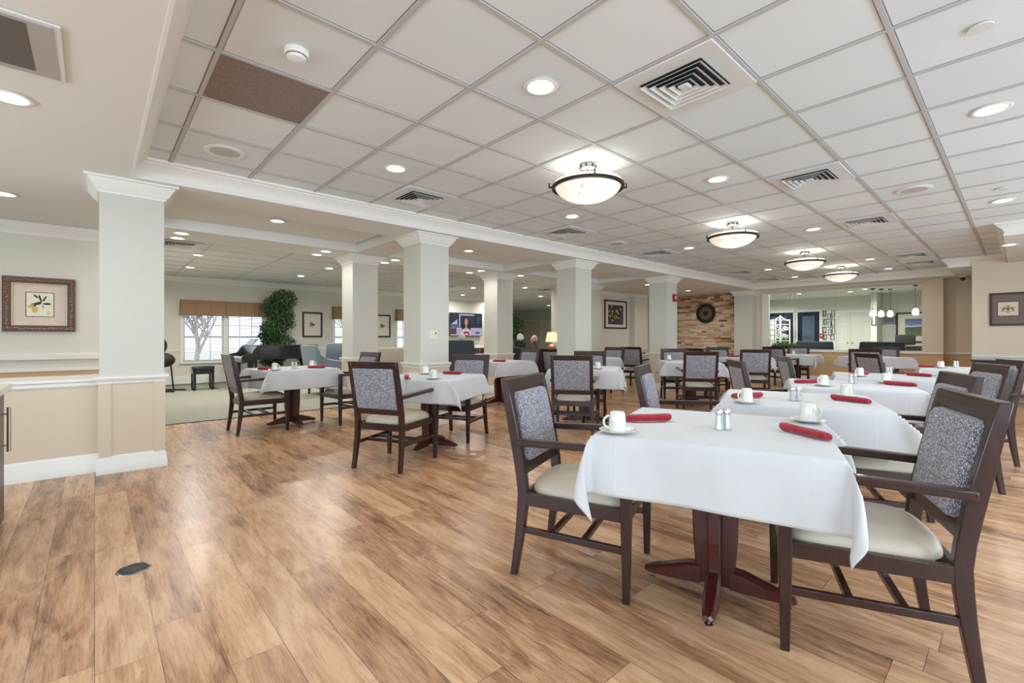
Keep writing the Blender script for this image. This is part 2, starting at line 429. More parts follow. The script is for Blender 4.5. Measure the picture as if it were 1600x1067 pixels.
# crown round the raised tile field
CP = [(-.003, ZL - .004), (.014, ZL - .004), (.014, ZL + .03), (.008, ZL + .034), (.012, ZL + .052), (.022, ZL + .075), (.045, ZL + .1), (.068, ZL + .12), (.078, ZL + .128), (.078, ZL + .14), (.098, ZL + .144), (.102, ZL + .166), (-.003, ZL + .166)]
OPEN = [(.23, -3), (9.03, -3), (9.03, .14), (12.35, .14), (12.35, .95), (13.82, .95), (13.82, 5.07), (.23, 5.07)]
S_('trim_2', sweep2d(OPEN, CP, True), M['trim'])
# wall crown, rail and base profiles
def crown_p(z, h=.1, d=.1): return [(0, z - h), (.008, z - h), (.012, z - h * .85), (d * .3, z - h * .55), (d * .75, z - h * .25), (d * .8, z - h * .12), (d, z - h * .1), (d, z), (0, z)]
def rail_p(z): return [(0, z - .065), (.012, z - .062), (.014, z - .045), (.024, z - .035), (.03, z - .02), (.036, z - .018), (.036, z), (0, z)]
def base_p(h=.14): return [(0, 0), (.022, 0), (.022, h * .45), (.018, h * .5), (.014, h * .85), (.006, h * .97), (0, h)]
def rect(x0, x1, y0, y1): return [(x0, y0), (x0, y1), (x1, y1), (x1, y0)]      # clockwise: left of walking = outside
# ---------------- columns
def column(x, y, dep=.44, w_=.44, lab=None):
    r = empty('column', (x, y, 0)); r['kind'] = 'structure'
    MB().box(0, w_, 0, dep, .80, ZL + .002).build('shaft', M['column'], r, smooth=0)
    MB().box(0, w_, 0, dep, 0, .80).build('column_base', M['wainscot'], r, smooth=0)
    st = MB(); t = .008; sw = .075
    for a in (0, w_ - sw):
        st.box(a - (t if a == 0 else 0), a + sw + (t if a else 0), -t, .0, .1, .78); st.box(a, a + sw, dep, dep + t, .1, .78)
    for a in (0, dep - sw):
        st.box(-t, 0, a, a + sw, .1, .78); st.box(w_, w_ + t, a, a + sw, .1, .78)
    st.build('corner_strip', M['wainscot'], r, smooth=0)
    sweep2d(rect(0, w_, 0, dep), rail_p(.83), True).build('chair_rail', M['trim'], r)
    sweep2d(rect(0, w_, 0, dep), base_p(.15), True).build('base_moulding', M['trim'], r)
    sweep2d(rect(0, w_, 0, dep), [(0, ZL - .13), (.012, ZL - .13), (.014, ZL - .115), (.03, ZL - .1), (.06, ZL - .05), (.075, ZL - .03), (.078, ZL - .022), (.1, ZL - .018), (.1, ZL - .001), (0, ZL - .001)], True).build('capital', M['trim'], r)
    return r
for x in CX: column(x, 5.24)
for x in CX[1:]: column(x, 7.36)
column(14.05, 5.20, .5, .36)
# ---------------- left: half wall with a counter ledge behind it, alcove wall
hw = MB().box(-3.5, .03, 5.39, 5.9, 0, .78); S_('wall_left', hw, M['wainscot'], smooth=0)
S_('trim_3', MB().box(-3.5, .03, 5.355, 5.95, .785, .812).box(-3.5, .03, 5.37, 5.4, .75, .785), M['trim'], bevel=.006)
S_('trim_3', MB().box(-3.5, .03, 5.378, 5.39, .745, .752), M['trim'], smooth=0)
S_('baseboard_left', sweep2d([(.03, 5.39), (-3.5, 5.39)], base_p(.16), flip=1), M['trim'])
S_('wall_left', MB().box(-3.6, .62, 8.0, 8.15, 0, T_), M['wall'], smooth=0)
S_('wall_left', MB().box(.47, .62, 8.15, 14, 0, T_), M['wall'], smooth=0)
S_('trim_4', sweep2d([(.6, 8.0), (-3.6, 8.0)], crown_p(ZL, .13, .12)), M['trim'])
S_('trim_5', sweep2d([(.6, 8.0), (-3.6, 8.0)], [(0, .88), (.02, .885), (.05, .9), (.055, .955), (.03, .965), (0, .97)]).box(-3.6, .6, 7.97, 8.0, .755, .80), M['trim'])
S_('wall_left', MB().box(-3.6, .6, 7.992, 8.0, 0, .755), M['wainscot2'], smooth=0)
# ---------------- walls behind and to the right of the photographer, with windows
def wall_with_openings(name, mtx, L, H, ops, m, th=.12):
    """wall in local xz plane, thickness along +y"""
    mb = MB(); xs = [0]
    for a, b_, c, d in ops:
        mb.box(xs[-1], a, 0, th, 0, H, mtx); mb.box(a, b_, 0, th, 0, c, mtx); mb.box(a, b_, 0, th, d, H, mtx); xs.append(b_)
    mb.box(xs[-1], L, 0, th, 0, H, mtx)
    return S_(name, mb, m, smooth=0)
WN = [0]
def window(mtx, a, b_, c, d, cols=2, muntins=(3, 2), blind=False):
    WN[0] += 1
    r = empty('window_%d' % WN[0]); r['kind'] = 'structure'; r.matrix_world = mtx
    fr = MB(); f = .06
    fr.box(a - f, b_ + f, -.025, 0, d, d + f).box(a - f, a, -.025, 0, c - f, d).box(b_, b_ + f, -.025, 0, c - f, d).box(a - f * 1.4, b_ + f * 1.4, -.06, 0, c - .05, c)
    for i in range(1, cols): x = a + (b_ - a) * i / cols; fr.box(x - .045, x + .045, -.02, .07, c, d)
    fr.build('window_frame', M['trim'], r, smooth=0)
    for i in range(cols):
        x0 = a + (b_ - a) * i / cols + (.045 if i else 0); x1 = a + (b_ - a) * (i + 1) / cols - (.045 if i < cols - 1 else 0)
        sh = MB(); zm = (c + d) / 2
        sh.box(x0, x0 + .035, .03, .07, c, d).box(x1 - .035, x1, .03, .07, c, d).box(x0, x1, .03, .07, c, c + .04).box(x0, x1, .03, .07, d - .04, d).box(x0, x1, .02, .07, zm - .025, zm + .025)
        for j in range(1, muntins[0]):
            x = x0 + (x1 - x0) * j / muntins[0]; sh.box(x - .008, x + .008, .04, .06, c, d)
        for z in (c + (zm - c) / 2, zm + (d - zm) / 2): sh.box(x0, x1, .041, .059, z - .008, z + .008)
        s = sh.build('sash', M['trim'], r, smooth=0)
        MB().box(x0 + .03, x1 - .03, .048, .052, c + .03, d - .03).build('pane', M['glass'], s, smooth=0)
    if blind:
        bl = MB(); z = c + .02
        while z < d - .02:
            bl.add([(a + .01, -.012, z), (b_ - .01, -.012, z), (b_ - .01, .012, z + .016), (a + .01, .012, z + .016), (a + .01, -.012, z + .002), (b_ - .01, -.012, z + .002), (b_ - .01, .012, z + .018), (a + .01, .012, z + .018)], [(0, 1, 2, 3), (7, 6, 5, 4), (0, 4, 5, 1), (2, 6, 7, 3)]); z += .04
        bl.build('blind', M['white'], r, smooth=0)
    return r
# right-hand window wall (local x along -X)
mr = Matrix.Translation((12.3, -3.1, 0)) @ Matrix.Rotation(PI, 4, 'Z')
opr = [(12.3 - x - .9, 12.3 - x + .9, .75, 2.25) for x in (8.4, 5.4, 2.4, -.6)]
mr0 = Matrix.Translation((12.3, -3.0, 0)) @ Matrix.Rotation(PI, 4, 'Z')
wall_with_openings('wall_right', mr0, 15.9, T_, opr, M['wall_tan'])
for q in opr: window(mr0, *q)
mbk = Matrix.Translation((-3.5, -3.0, 0)) @ Matrix.Rotation(PI / 2, 4, 'Z')
opb = [(y + 3 - .8, y + 3 + .8, .75, 2.25) for y in (-.9, 1.6, 4.2)]
wall_with_openings('wall_back', mbk, 11.1, T_, opb, M['wall_tan'])
for q in opb: window(mbk, *q)
# ---------------- right wall carrying the framed crest
S_('wall_right', MB().box(12.3, 12.45, -3.1, .62, .80, T_), M['wall_tan'], smooth=0)
S_('wall_right', MB().box(12.3, 12.45, -3.1, .62, 0, .80), M['wainscot2'], smooth=0)
S_('wall_right', MB().box(12.45, 14.8, .45, .62, 0, T_), M['wall_tan'], smooth=0)
S_('trim_6', sweep2d([(12.3, -3), (12.3, .62)], rail_p(.83)), M['trim'])
S_('baseboard_right', sweep2d([(12.3, -3), (12.3, .62)], base_p()), M['trim'])
# ---------------- far wall: glazed opening to the lobby
XF = 14.4
S_('wall_far', MB().box(XF, XF + .14, 1.19, 1.56, .80, T_).box(XF, XF + .14, 1.56, 5.05, 2.45, T_).box(XF + .35, XF + .5, .6, 1.3, .80, T_).box(XF + .14, XF + .5, 1.19, 1.3, .80, T_).box(XF, XF + .14, 5.05, 5.75, .8, T_), M['wall_tan'], smooth=0)
S_('wall_far', MB().box(XF, XF + .14, 1.19, 5.75, 0, .80).box(XF + .35, XF + .5, .6, 1.3, 0, .80).box(XF + .14, XF + .5, 1.19, 1.3, 0, .80), M['wainscot2'], smooth=0)
S_('trim_7', MB().box(XF - .04, XF + .16, 1.56, 5.05, .785, .85).box(XF - .03, XF, 1.19, 1.56, .785, .83).box(XF + .32, XF + .35, .6, 1.19, .785, .83), M['trim'], bevel=.005)
S_('trim_8', MB().box(XF - .03, XF + .16, 4.96, 5.05, .85, 2.45).box(XF - .015, XF + .16, 4.90, 4.96, .85, 2.45).box(XF, XF + .14, 1.56, 5.05, 2.43, 2.46), M['trim'], smooth=0)
S_('baseboard_far', sweep2d([(XF, 1.19), (XF, 5.2)], base_p()), M['trim'])
gw = empty('window_20', (0, 0, 0)); gw['kind'] = 'structure'
M['lobbyglass'] = mat('greenish_plate_glass', (.93, .975, .95), .01, trans=1.0, ior=1.08)
for y0, y1 in ((1.56, 3.26), (3.262, 4.9)): MB().box(XF + .06, XF + .07, y0, y1, .85, 2.43).build('pane', M['lobbyglass'], gw, smooth=0)
# ---------------- stone veneer wall with its clock
random.seed(5)
STONE = [lin(c) for c in ((226, 202, 176), (214, 184, 154), (236, 216, 192), (196, 160, 128), (168, 128, 96), (222, 196, 172), (206, 176, 148), (140, 100, 72))]
SM = [mat('ledge_stone_%d' % i, c, .85, fn=speck(.16, 30, .6, 6.0)) for i, c in enumerate(STONE)]
stn = MB(); z = 0.0
while z < ZL:
    h = random.choice((.038, .045, .055, .065)); y = 5.68 - random.random() * .2
    while y < 8.26:
        L = random.uniform(.12, .42); d = random.uniform(.005, .045)
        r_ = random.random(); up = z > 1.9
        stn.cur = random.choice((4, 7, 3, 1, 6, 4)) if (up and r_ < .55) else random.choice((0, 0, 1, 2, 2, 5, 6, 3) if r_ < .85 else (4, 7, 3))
        stn.box(XF - d, XF + .02, max(5.68, y), min(8.26, y + L) - .002, z, min(ZL, z + h) - .0015); y += L
    z += h
S_('wall_stone', stn, SM, smooth=0)
S_('wall_far', MB().box(XF, XF + .14, 5.68, 8.3, 0, T_), M['blackmat'], smooth=0)
# ---------------- wall with the flower picture, doorway beyond
S_('wall_north', MB().box(9.77, 12.45, 8.26, 8.4, .8, T_).box(12.45, 13.2, 8.06, 8.4, .8, T_), M['wall'], smooth=0)
S_('wall_north', MB().box(9.77, 12.45, 8.26, 8.4, 0, .8).box(12.45, 13.2, 8.06, 8.4, 0, .8), M['wainscot'], smooth=0)
NP = [(9.77, 8.26), (12.45, 8.26), (12.45, 8.06), (13.2, 8.06), (13.2, 8.4)]
S_('trim_9', sweep2d(NP, rail_p(.83), flip=-1), M['trim']); S_('baseboard_north', sweep2d(NP, base_p(.15), flip=-1), M['trim'])
S_('trim_10', sweep2d(NP[:4], crown_p(ZL, .08, .08), flip=-1), M['trim'])
S_('wall_north', MB().box(9.77, 9.9, 8.4, 9.1, 0, T_).box(9.9, 20, 8.96, 9.1, 0, T_).box(13.1, 13.2, 8.4, 11.2, 0, T_).box(14.4, 14.54, 8.3, 11.2, 0, T_), M['wall'], smooth=0)
# ---------------- lounge: window wall, far lobby
ml = Matrix.Translation((.4, 13.85, 0))
opl = [(1.62 - .4, 3.42 - .4, .58, 1.78), (5.34 - .4, 6.30 - .4, .58, 1.78), (7.42 - .4, 8.9 - .4, .58, 1.78)]
wall_with_openings('wall_lounge', ml, 10.75, T_, opl, M['wall'])
for i, q in enumerate(opl): window(ml, *q, cols=(2, 1, 2)[i], muntins=(3, 2), blind=True)
LP = [(.4, 13.85), (11.1, 13.85)]
S_('trim_11', sweep2d(LP, crown_p(2.665, .12, .13), flip=-1), M['trim'])
RP = rail_p(.86)
for a, b_ in ((.6, 1.56), (3.48, 5.28), (6.36, 7.36), (8.96, 11.1)): S_('trim_12', sweep2d([(a, 13.85), (b_, 13.85)], RP, flip=-1), M['trim'])
S_('baseboard_lounge', sweep2d(LP, base_p(.2), flip=-1), M['trim'])
S_('wall_lounge', MB().box(11.02, 11.15, 13.97, 19.2, 0, T_).box(11.1, 18.1, 19.05, 19.2, 0, T_), M['wall'], smooth=0)
S_('wall_lobby', MB().box(18, 18.1, 9.1, 19.2, 0, T_), M['wall'], smooth=0)
# lobby behind the glass
S_('ceiling', MB().box(14.54, 20, -1, 8.96, 2.62, T_), M['ceil'], smooth=0)
S_('wall_lobby', MB().box(19.5, 19.6, -1, 8.96, 0, T_).box(14.54, 19.5, -.2, -.1, 0, T_), M['glass_wall'], smooth=0)
S_('wall_lobby', MB().box(18.6, 19.5, 3.10, 3.25, 0, T_), M['glass_wall'], smooth=0)
def leaf_door(name, n, loc, rz, w_, h, m, leaves=1, glassy=False):
    r = empty('%s_%d' % (name, n), loc, rz); r['kind'] = 'structure'
    t = MB().box(-w_ / 2 - .08, -w_ / 2, -.03, 0, 0, h + .08).box(w_ / 2, w_ / 2 + .08, -.03, 0, 0, h + .08).box(-w_ / 2, w_ / 2, -.03, 0, h, h + .08); t.build('door_frame', M['trim'], r, smooth=0)
    for i in range(leaves):
        x0 = -w_ / 2 + w_ * i / leaves; x1 = x0 + w_ / leaves - .006; lw = x1 - x0
        l = MB().box(x0, x1, -.02, 0, .01, h)
        if not glassy:
            for a, b_ in ((.12, .46), (.54, .88)):
                for c, d in ((.06, .36), (.42, .78), (.83, .95)):
                    l.box(x0 + lw * a, x0 + lw * b_, -.028, -.02, h * c, h * d); 
        d_ = l.build('door_leaf', m, r, bevel=.004)
        if glassy: MB().box(x0 + lw * .22, x1 - lw * .22, -.024, -.02, h * .12, h * .93).build('door_glass', M['tvgrey'], d_, smooth=0)
        MB().lathe([(.02, 0), (.02, .03), (.012, .05)], 12).build('door_handle', M['steel'], d_, loc=(x1 - .07 if i == 0 else x0 + .07, -.05, 1.0)).rotation_euler = (R(90), 0, 0)
    return r
M['tvgrey'] = mat('smoked_glass', lin((98, 112, 130)), .15, fn=speck(.2, 4), coat=.5)
leaf_door('door', 1, (19.5, 6.22, 0), R(-90), .95, 2.12, M['navy_door'], 1, True)
leaf_door('door', 2, (19.5, 5.25, 0), R(-90), .70, 2.12, M['navy_door'], 1, True)
leaf_door('door', 3, (19.5, 3.98, 0), R(-90), 1.25, 2.05, M['glass_wall'], 2)
leaf_door('door', 4, (18.0, 18.1, 0), R(-90), 1.1, 2.1, M['wall_tan'], 1)
# ground and daylight view outside the lounge windows
def outside():
    S_('ground', MB().box(-30, 60, 13.98, 70, -.6, -.5).box(-40, -3.7, -30, 13.9, -.6, -.5).box(-3.7, 60, -40, -3.3, -.6, -.5), mat('frosty_lawn', lin((196, 196, 190)), .9, fn=speck(.2, 2, 0, 6.0)), smooth=0)
    random.seed(11)
    for (x, y, h) in ((-.3, 21, 7), (3.3, 24, 8), (6.8, 22, 7), (10.5, 25, 8)):
        mb = MB()
        def br(p, d, L, r, lvl):
            q = p + d * L; mb.tube([p, (p + q) / 2 + Vector((random.uniform(-.04, .04) * L, 0, 0)), q], [r, r * .85, r * .7], 5)
            if lvl == 0: return
            for _ in range(4 if lvl > 2 else 3):
                nd = (d + Vector((random.uniform(-.9, .9), random.uniform(-.7, .7), random.uniform(-.1, .7)))).normalized()
                br(p + d * L * random.uniform(.55, 1), nd, L * random.uniform(.55, .75), r * .55, lvl - 1)
        br(Vector((0, 0, -.1)), Vector((.03, 0, 1)), h * .22, .12, 4)
        o = mb.build('bare_tree', mat('winter_bark', lin((150, 138, 148)), .9, fn=speck(.2, 8)) if 'winter_bark' not in bpy.data.materials else bpy.data.materials['winter_bark'])
        o.location = (x, y, -.5); tag(o, 'leafless winter tree seen through the lounge windows', 'tree', 'bare trees outside')
outside()

# ================================================================== CEILING FIXTURES
def tc_(i, j): return (GX + (i + .5) * GT, GY + (j + .5) * GT)
dl = empty('recessed_downlight', cat='ceiling light')
MB().lathe([(.076, -.001), (.098, -.001), (.104, -.006), (.098, -.010), (.084, -.010), (.076, -.004)], 32, capb=False, capt=False).build('trim_ring', M['white'], dl)
MB().lathe([(.078, -.0085), (.058, -.0045)], 32, capb=False, capt=False).build('reflector', M['glowrim'], dl)
MB().lathe([(.059, -.003), (.059, -.0052)], 32, capb=True, capt=True).build('lens', M['glow'], dl)
def lamp_down(x, y, z, p, col=(1, .965, .92)):
    l = area('downlight_lamp', (x, y, z - .02), (0, 0, 0), .14, .14, p, col, 'DISK', 165); return l
DLG = 'round recessed downlights in the ceilings'
def downlight(x, y, z, label, p=7.0):
    place(dl, (x, y, z), 0, label, DLG); lamp_down(x, y, z, p)
main = [((1, -1), 'large round downlight in the tiled ceiling left of the nearest square vent'),
    ((1, 2), 'round downlight in the tiled ceiling just above the second square vent on the left'),
    ((5, 2), 'round downlight directly below the nearest bowl lamp in view'),
    ((5, -1), 'round downlight in the tiled ceiling between the nearest and second bowl lamps'),
    ((5, -4), 'wide bright round downlight at the upper right of the tiled ceiling'),
    ((10, -4), 'round downlight at the right end of the tiled ceiling beside the dropped box'),
    ((10, -1), 'round downlight just right of the third bowl lamp from the front'),
    ((10, 2), 'round downlight just left of the second bowl lamp from the front'),
    ((16, 2), 'small downlight left of the third bowl lamp near the stone wall end'),
    ((19, 2), 'farthest small downlight left of the last bowl lamp'),
    ((16, -1), 'small downlight to the upper right of the last bowl lamp'),
    ((19, -1), 'farthest small downlight right of the last bowl lamp')]
for (i, j), lb in main: downlight(*tc_(i, j), ZU - .001, lb, 7.5)
for i, lb in ((1, 'nearest'), (5, 'second'), (10, 'third')): downlight(*tc_(i, -7), (ZU if i < 10 else ZL) - .001, 'unseen downlight added for its light beyond the right picture edge, ' + lb + ' of three', 7.5)  # unseen downlights added to brighten the right-hand side
low = [((-.36, 3.85), ZL, 'half-seen downlight at the left picture edge below the wall grille', 7),
    ((-.64, 6.47), ZL, 'downlight at the left picture edge over the half wall', 7),
    ((1.73, 6.38), 2.66, 'downlight in the passage ceiling just right of the nearest column', 6),
    ((4.76, 6.36), 2.66, 'downlight in the passage ceiling right of the second column', 6),
    ((7.95, 6.4), 2.66, 'downlight in the passage ceiling between the third and fourth front columns', 6),
    ((10.52, 6.43), ZL, 'downlight above the wall with the yellow flower picture', 6),
    ((12.7, 6.45), ZL, 'downlight over the stone wall with the round clock', 9),
    ((9.93, .11), ZL, 'downlight in the dropped box near the right edge, before the wall with the crest', 9)]
for c, z, lb, p in low: downlight(*c, z - .001, lb, p)
nm = {0: 'nearest column', 1: 'first rear column', 2: 'second rear column'}
for x, wh in ((.84, 'to the right of the nearest column'), (2.70, 'left of the first rear column'), (3.90, 'right of the first rear column'), (5.81, 'left of the second rear column'), (6.91, 'right of the second rear column')):
    for y, fb in ((7.35, 'front one of the pair'), (7.74, 'rear one of the pair')):
        downlight(x, y, ZL - .001, 'soffit downlight ' + wh + ', ' + fb, 3.5)
for x, y, lb in ((1.38, 9.95, 'lounge downlight above the tan valance, nearer of two'), (1.5, 11.8, 'lounge downlight above the tan valance, farther of two'), (3.75, 10.0, 'lounge downlight beside the first rear column, nearer of two'), (3.7, 11.7, 'lounge downlight above the tall leafy tree'),
        (9.47, 13.0, 'left lounge downlight above the television'), (8.4, 11.0, 'middle lounge downlight in front of the television'), (11.4, 13.4, 'right lounge downlight above the television'), (9.48, 9.9, 'lounge downlight nearest the third front column'), (11.9, 11.6, 'lounge downlight above the dark leafy tree'), (15.5, 14.6, 'small far downlight before the distant door')):
    downlight(x, y, 2.658, lb, 24)
for x, y, lb in ((17.2, 4.9, 'lobby downlight seen through the glass beside the exit sign'), (17.6, 3.6, 'left lobby downlight seen through the middle of the glass'), (16.9, 3.1, 'right lobby downlight seen through the middle of the glass'), (18.2, 6.3, 'lobby downlight seen through the glass above the navy doors'), (16.6, 1.6, 'lobby downlight seen through the glass above the landscape picture'), (15.3, 4.6, 'lobby downlight seen through the glass at its top left corner')):
    downlight(x, y, 2.618, lb, 26)

# square air diffusers
vn = empty('ceiling_vent', cat='air vent')
h = .3
MB().box(-.298, .298, -.298, .298, -.010, -.001).build('vent_plate', M['vent'], vn, bevel=.003)
MB().box(-.19, .19, -.19, .19, -.012, -.0102).build('vent_opening', M['blackmat'], vn, smooth=0)
for i, q in enumerate((.19, .15, .11, .07)):
    r0, r1 = q, q - .022
    mb = MB(); a = [(-r0, -r0), (r0, -r0), (r0, r0), (-r0, r0)]; b_ = [(-r1, -r1), (r1, -r1), (r1, r1), (-r1, r1)]
    mb.loft([[(x, y, -.0275) for x, y in a], [(x, y, -.0125) for x, y in b_], [(x * .995, y * .995, -.0125) for x, y in b_], [(x * .985, y * .985, -.0285) for x, y in a]], cap=False)
    mb.v = mb.v; mb.build('louvre', M['vent'], vn, smooth=0, solid=.0015)
MB().box(-.032, .032, -.032, .032, -.030, -.0125).build('vent_cone', M['vent'], vn, smooth=0, bevel=.008)
for (i, j), lb in (((2, -2), 'largest square louvred vent in the tiled ceiling, nearest of all'), ((2, 3), 'square vent close to the crown above the second column'), ((6, 3), 'square vent close to the crown below the nearest bowl lamp'), ((10, 3), 'square vent close to the crown before the third column'),
        ((6, -2), 'square vent right of the middle, second in the right-hand line of vents'), ((10, -2), 'square vent on the right, third in the right-hand line of vents'), ((16, -2), 'nearer of the two small vents close together at the far right'), ((18, -2), 'farther of the two small vents close together at the far right'),
        ((16, 3), 'nearer thin-looking vent above the stone wall'), ((19, 3), 'farther thin-looking vent at the corner beside the glazed wall')):
    place(vn, (*tc_(i, j), ZU - .006), 0, lb, 'square ceiling vents')
for x, y, lb in ((7.6, 11.2, 'dark lounge vent in the ceiling before the television'), (8.3, 13.1, 'far lounge vent right before the television wall'), (10.4, 9.9, 'lounge vent beside the third front column'), (1.0, 9.0, 'lounge vent beside the nearest column')):
    place(vn, (x, y, 2.66), 0, lb, 'square ceiling vents')
# return tile, round speakers, small discs, smoke detector
x0, y0 = GX - GT, GY + GT
bt = MB().box(x0 + .012, x0 + GT - .012, y0 + .012, y0 + GT - .012, -.004, 0).build('return_air_tile', M['dirty_tile'], loc=(0, 0, ZU), smooth=0)
tag(bt, 'dark brown dusty square return tile in the white ceiling', 'ceiling tile')
sp = empty('ceiling_speaker', cat='speaker')
MB().lathe([(.0, 0), (.15, 0), (.152, -.006), (.14, -.012), (.108, -.008)], 36, capb=False, capt=False).build('speaker_ring', M['white'], sp)
MB().lathe([(.108, -.008), (.0005, -.0082)], 36, capb=False).build('speaker_grille', M['grid'], sp)
for (i, j), lb in (((-1, 3), 'round white speaker in the tile above the nearest column'), ((8, -3), 'faint round speaker on the right of the tiled ceiling'), ((8, 3), 'small-looking round speaker between two vents along the crown')):
    place(sp, (*tc_(i, j), ZU - .001), 0, lb, 'round ceiling speakers')
ds = MB().lathe([(.0005, 0), (.048, 0), (.048, -.006), (.0005, -.007)], 24).build('ceiling_disc', M['vent']); tag(ds, cat='sprinkler cover')
for x, y, z, lb in ((*tc_(3, -4), ZU, 'flat round cover plate at the top right of the tiled ceiling'), (*tc_(3, 3), ZU, 'small round cover plate beside the second square vent on the left'), (*tc_(9, -4), ZU, 'small dark cover plate beside the right-hand downlight'), (2.24, 5.8, 2.66, 'small dark cover plate in the passage ceiling left of the second column'),
        (4.7, 5.8, 2.66, 'small dark cover plate in the passage ceiling right of the second column'), (7.7, 4.5, ZU, 'small cover plate near the fourth vent along the crown'), (2.3, 8.6, 2.66, 'nearer small dark cover plate in the lounge ceiling'), (2.2, 9.9, 2.66, 'farther small dark cover plate in the lounge ceiling')):
    place(ds, (x, y, z - .0005 - .006 * (z > 2.68)), 0, lb, 'small round ceiling cover plates')
sd = empty('smoke_detector', (.80, 2.60, ZU - .001), 0, 'white round smoke detector hanging below the tile beside the brown one', 'smoke detector')
MB().lathe([(.0005, 0), (.062, 0), (.062, -.02), (.056, -.03), (.0005, -.03)], 28).build('detector_base', M['white'], sd)
MB().lathe([(.045, -.03), (.05, -.034), (.046, -.048), (.03, -.054), (.0005, -.055)], 28, capb=False).build('detector_cap', M['white'], sd)
MB().lathe([(.0515, -.031), (.0515, -.034)], 28, capb=False, capt=False).build('detector_slot', M['blackmat'], sd)
# perforated grille in the left soffit
pg = empty('return_grille', (-.42, 3.13, ZL - .001), 0, 'large perforated metal return grille in the smooth ceiling at upper left', 'air grille')
MB().box(-.31, .31, -.30, .30, -.010, 0).build('grille_frame', M['vent'], pg, bevel=.003)
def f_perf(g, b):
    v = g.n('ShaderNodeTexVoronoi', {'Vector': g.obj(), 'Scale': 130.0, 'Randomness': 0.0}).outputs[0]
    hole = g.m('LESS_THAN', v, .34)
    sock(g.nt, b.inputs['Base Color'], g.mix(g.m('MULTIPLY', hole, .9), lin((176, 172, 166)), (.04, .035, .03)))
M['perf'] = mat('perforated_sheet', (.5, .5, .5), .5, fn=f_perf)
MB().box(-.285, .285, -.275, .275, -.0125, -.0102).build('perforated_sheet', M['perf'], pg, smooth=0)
MB().box(-.27, .20, -.25, .23, -.0132, -.0126).build('duct_shade_plate', mat('duct_shade_tone', lin((104, 98, 92)), .7, fn=speck(.3, 140)), pg, smooth=0)  # shade of the duct behind, put in as a darker plate over the sheet
# alabaster bowl lamps
bw = empty('bowl_ceiling_lamp', cat='ceiling lamp')
MB().lathe([(.0005, 0), (.072, 0), (.072, -.034), (.06, -.04), (.0005, -.042)], 32).build('canopy', M['steel'], bw)
cb = MB()
for k in range(8):
    a = k * PI / 4; cb.box(-.008, .008, .068, .078, -.03, -.008, Matrix.Rotation(a, 4, 'Z'))
cb.build('canopy_studs', M['darkmetal'], bw, smooth=0)
MB().lathe([(.0005, -.04), (.013, -.04), (.013, -.17), (.0005, -.172)], 16).build('stem', M['steel'], bw)
bp_ = [(.0005, -.325)] + [(.295 * math.sin(a), -.16 - .165 * math.cos(a)) for a in [R(q) for q in range(8, 91, 8)]] + [(.297, -.155), (.285, -.155)] + [(.28 * math.sin(a), -.16 - .15 * math.cos(a)) for a in [R(q) for q in range(88, 7, -10)]]
MB().lathe(bp_, 48, capb=False, capt=False).build('glass_bowl', M['bowl'], bw)
MB().lathe([(.297, -.21), (.317, -.206), (.317, -.184), (.297, -.18)], 48, capb=False, capt=False).build('ring_band', M['darkmetal'], bw)
# inner shallow diffuser seen above the band
MB().lathe([(.0005, -.128), (.16, -.130), (.24, -.142), (.275, -.156)], 40, capb=False, capt=False).build('upper_diffuser', M['pend_glass'], bw)
for k in range(4):
    a = R(20) + k * PI / 2; c, s = math.cos(a), math.sin(a)
    mb = MB(); mb.beam((.312 * c, .312 * s, -.196), (.346 * c, .346 * s, -.196), .016, .012); mb.beam((.342 * c, .342 * s, -.20), (.342 * c, .342 * s, -.158), .009, .014)
    mb.build('ring_bracket', M['darkmetal'], bw)
    MB().tube([(.06 * c, .06 * s, -.036), (.338 * c, .338 * s, -.165)], .0016, 5).build('hanging_wire', M['steel'], bw)
for (x, y), lb in ((tc_(3, 0), 'nearest and largest glowing alabaster bowl lamp on a nickel stem'), (tc_(8, 0), 'second glowing bowl lamp from the front'), (tc_(13, 0), 'third glowing bowl lamp from the front'), (tc_(17, 0), 'farthest and smallest glowing bowl lamp')):
    place(bw, (x, y, ZU - .008), R(28), lb, 'alabaster bowl lamps in a line')
    l = bpy.data.lights.new('bowl_lamp_bulb', 'POINT'); l.energy = 5; l.color = (1, .86, .66); l.shadow_soft_size = .1
    o = bpy.data.objects.new('bowl_lamp_bulb', l); COL.objects.link(o); o.location = (x, y, ZU - .095)
    l = bpy.data.lights.new('bowl_lamp_glow', 'POINT'); l.energy = 3.5; l.color = (1, .92, .82); l.shadow_soft_size = .2
    o = bpy.data.objects.new('bowl_lamp_glow', l); COL.objects.link(o); o.location = (x, y, ZU - .40)

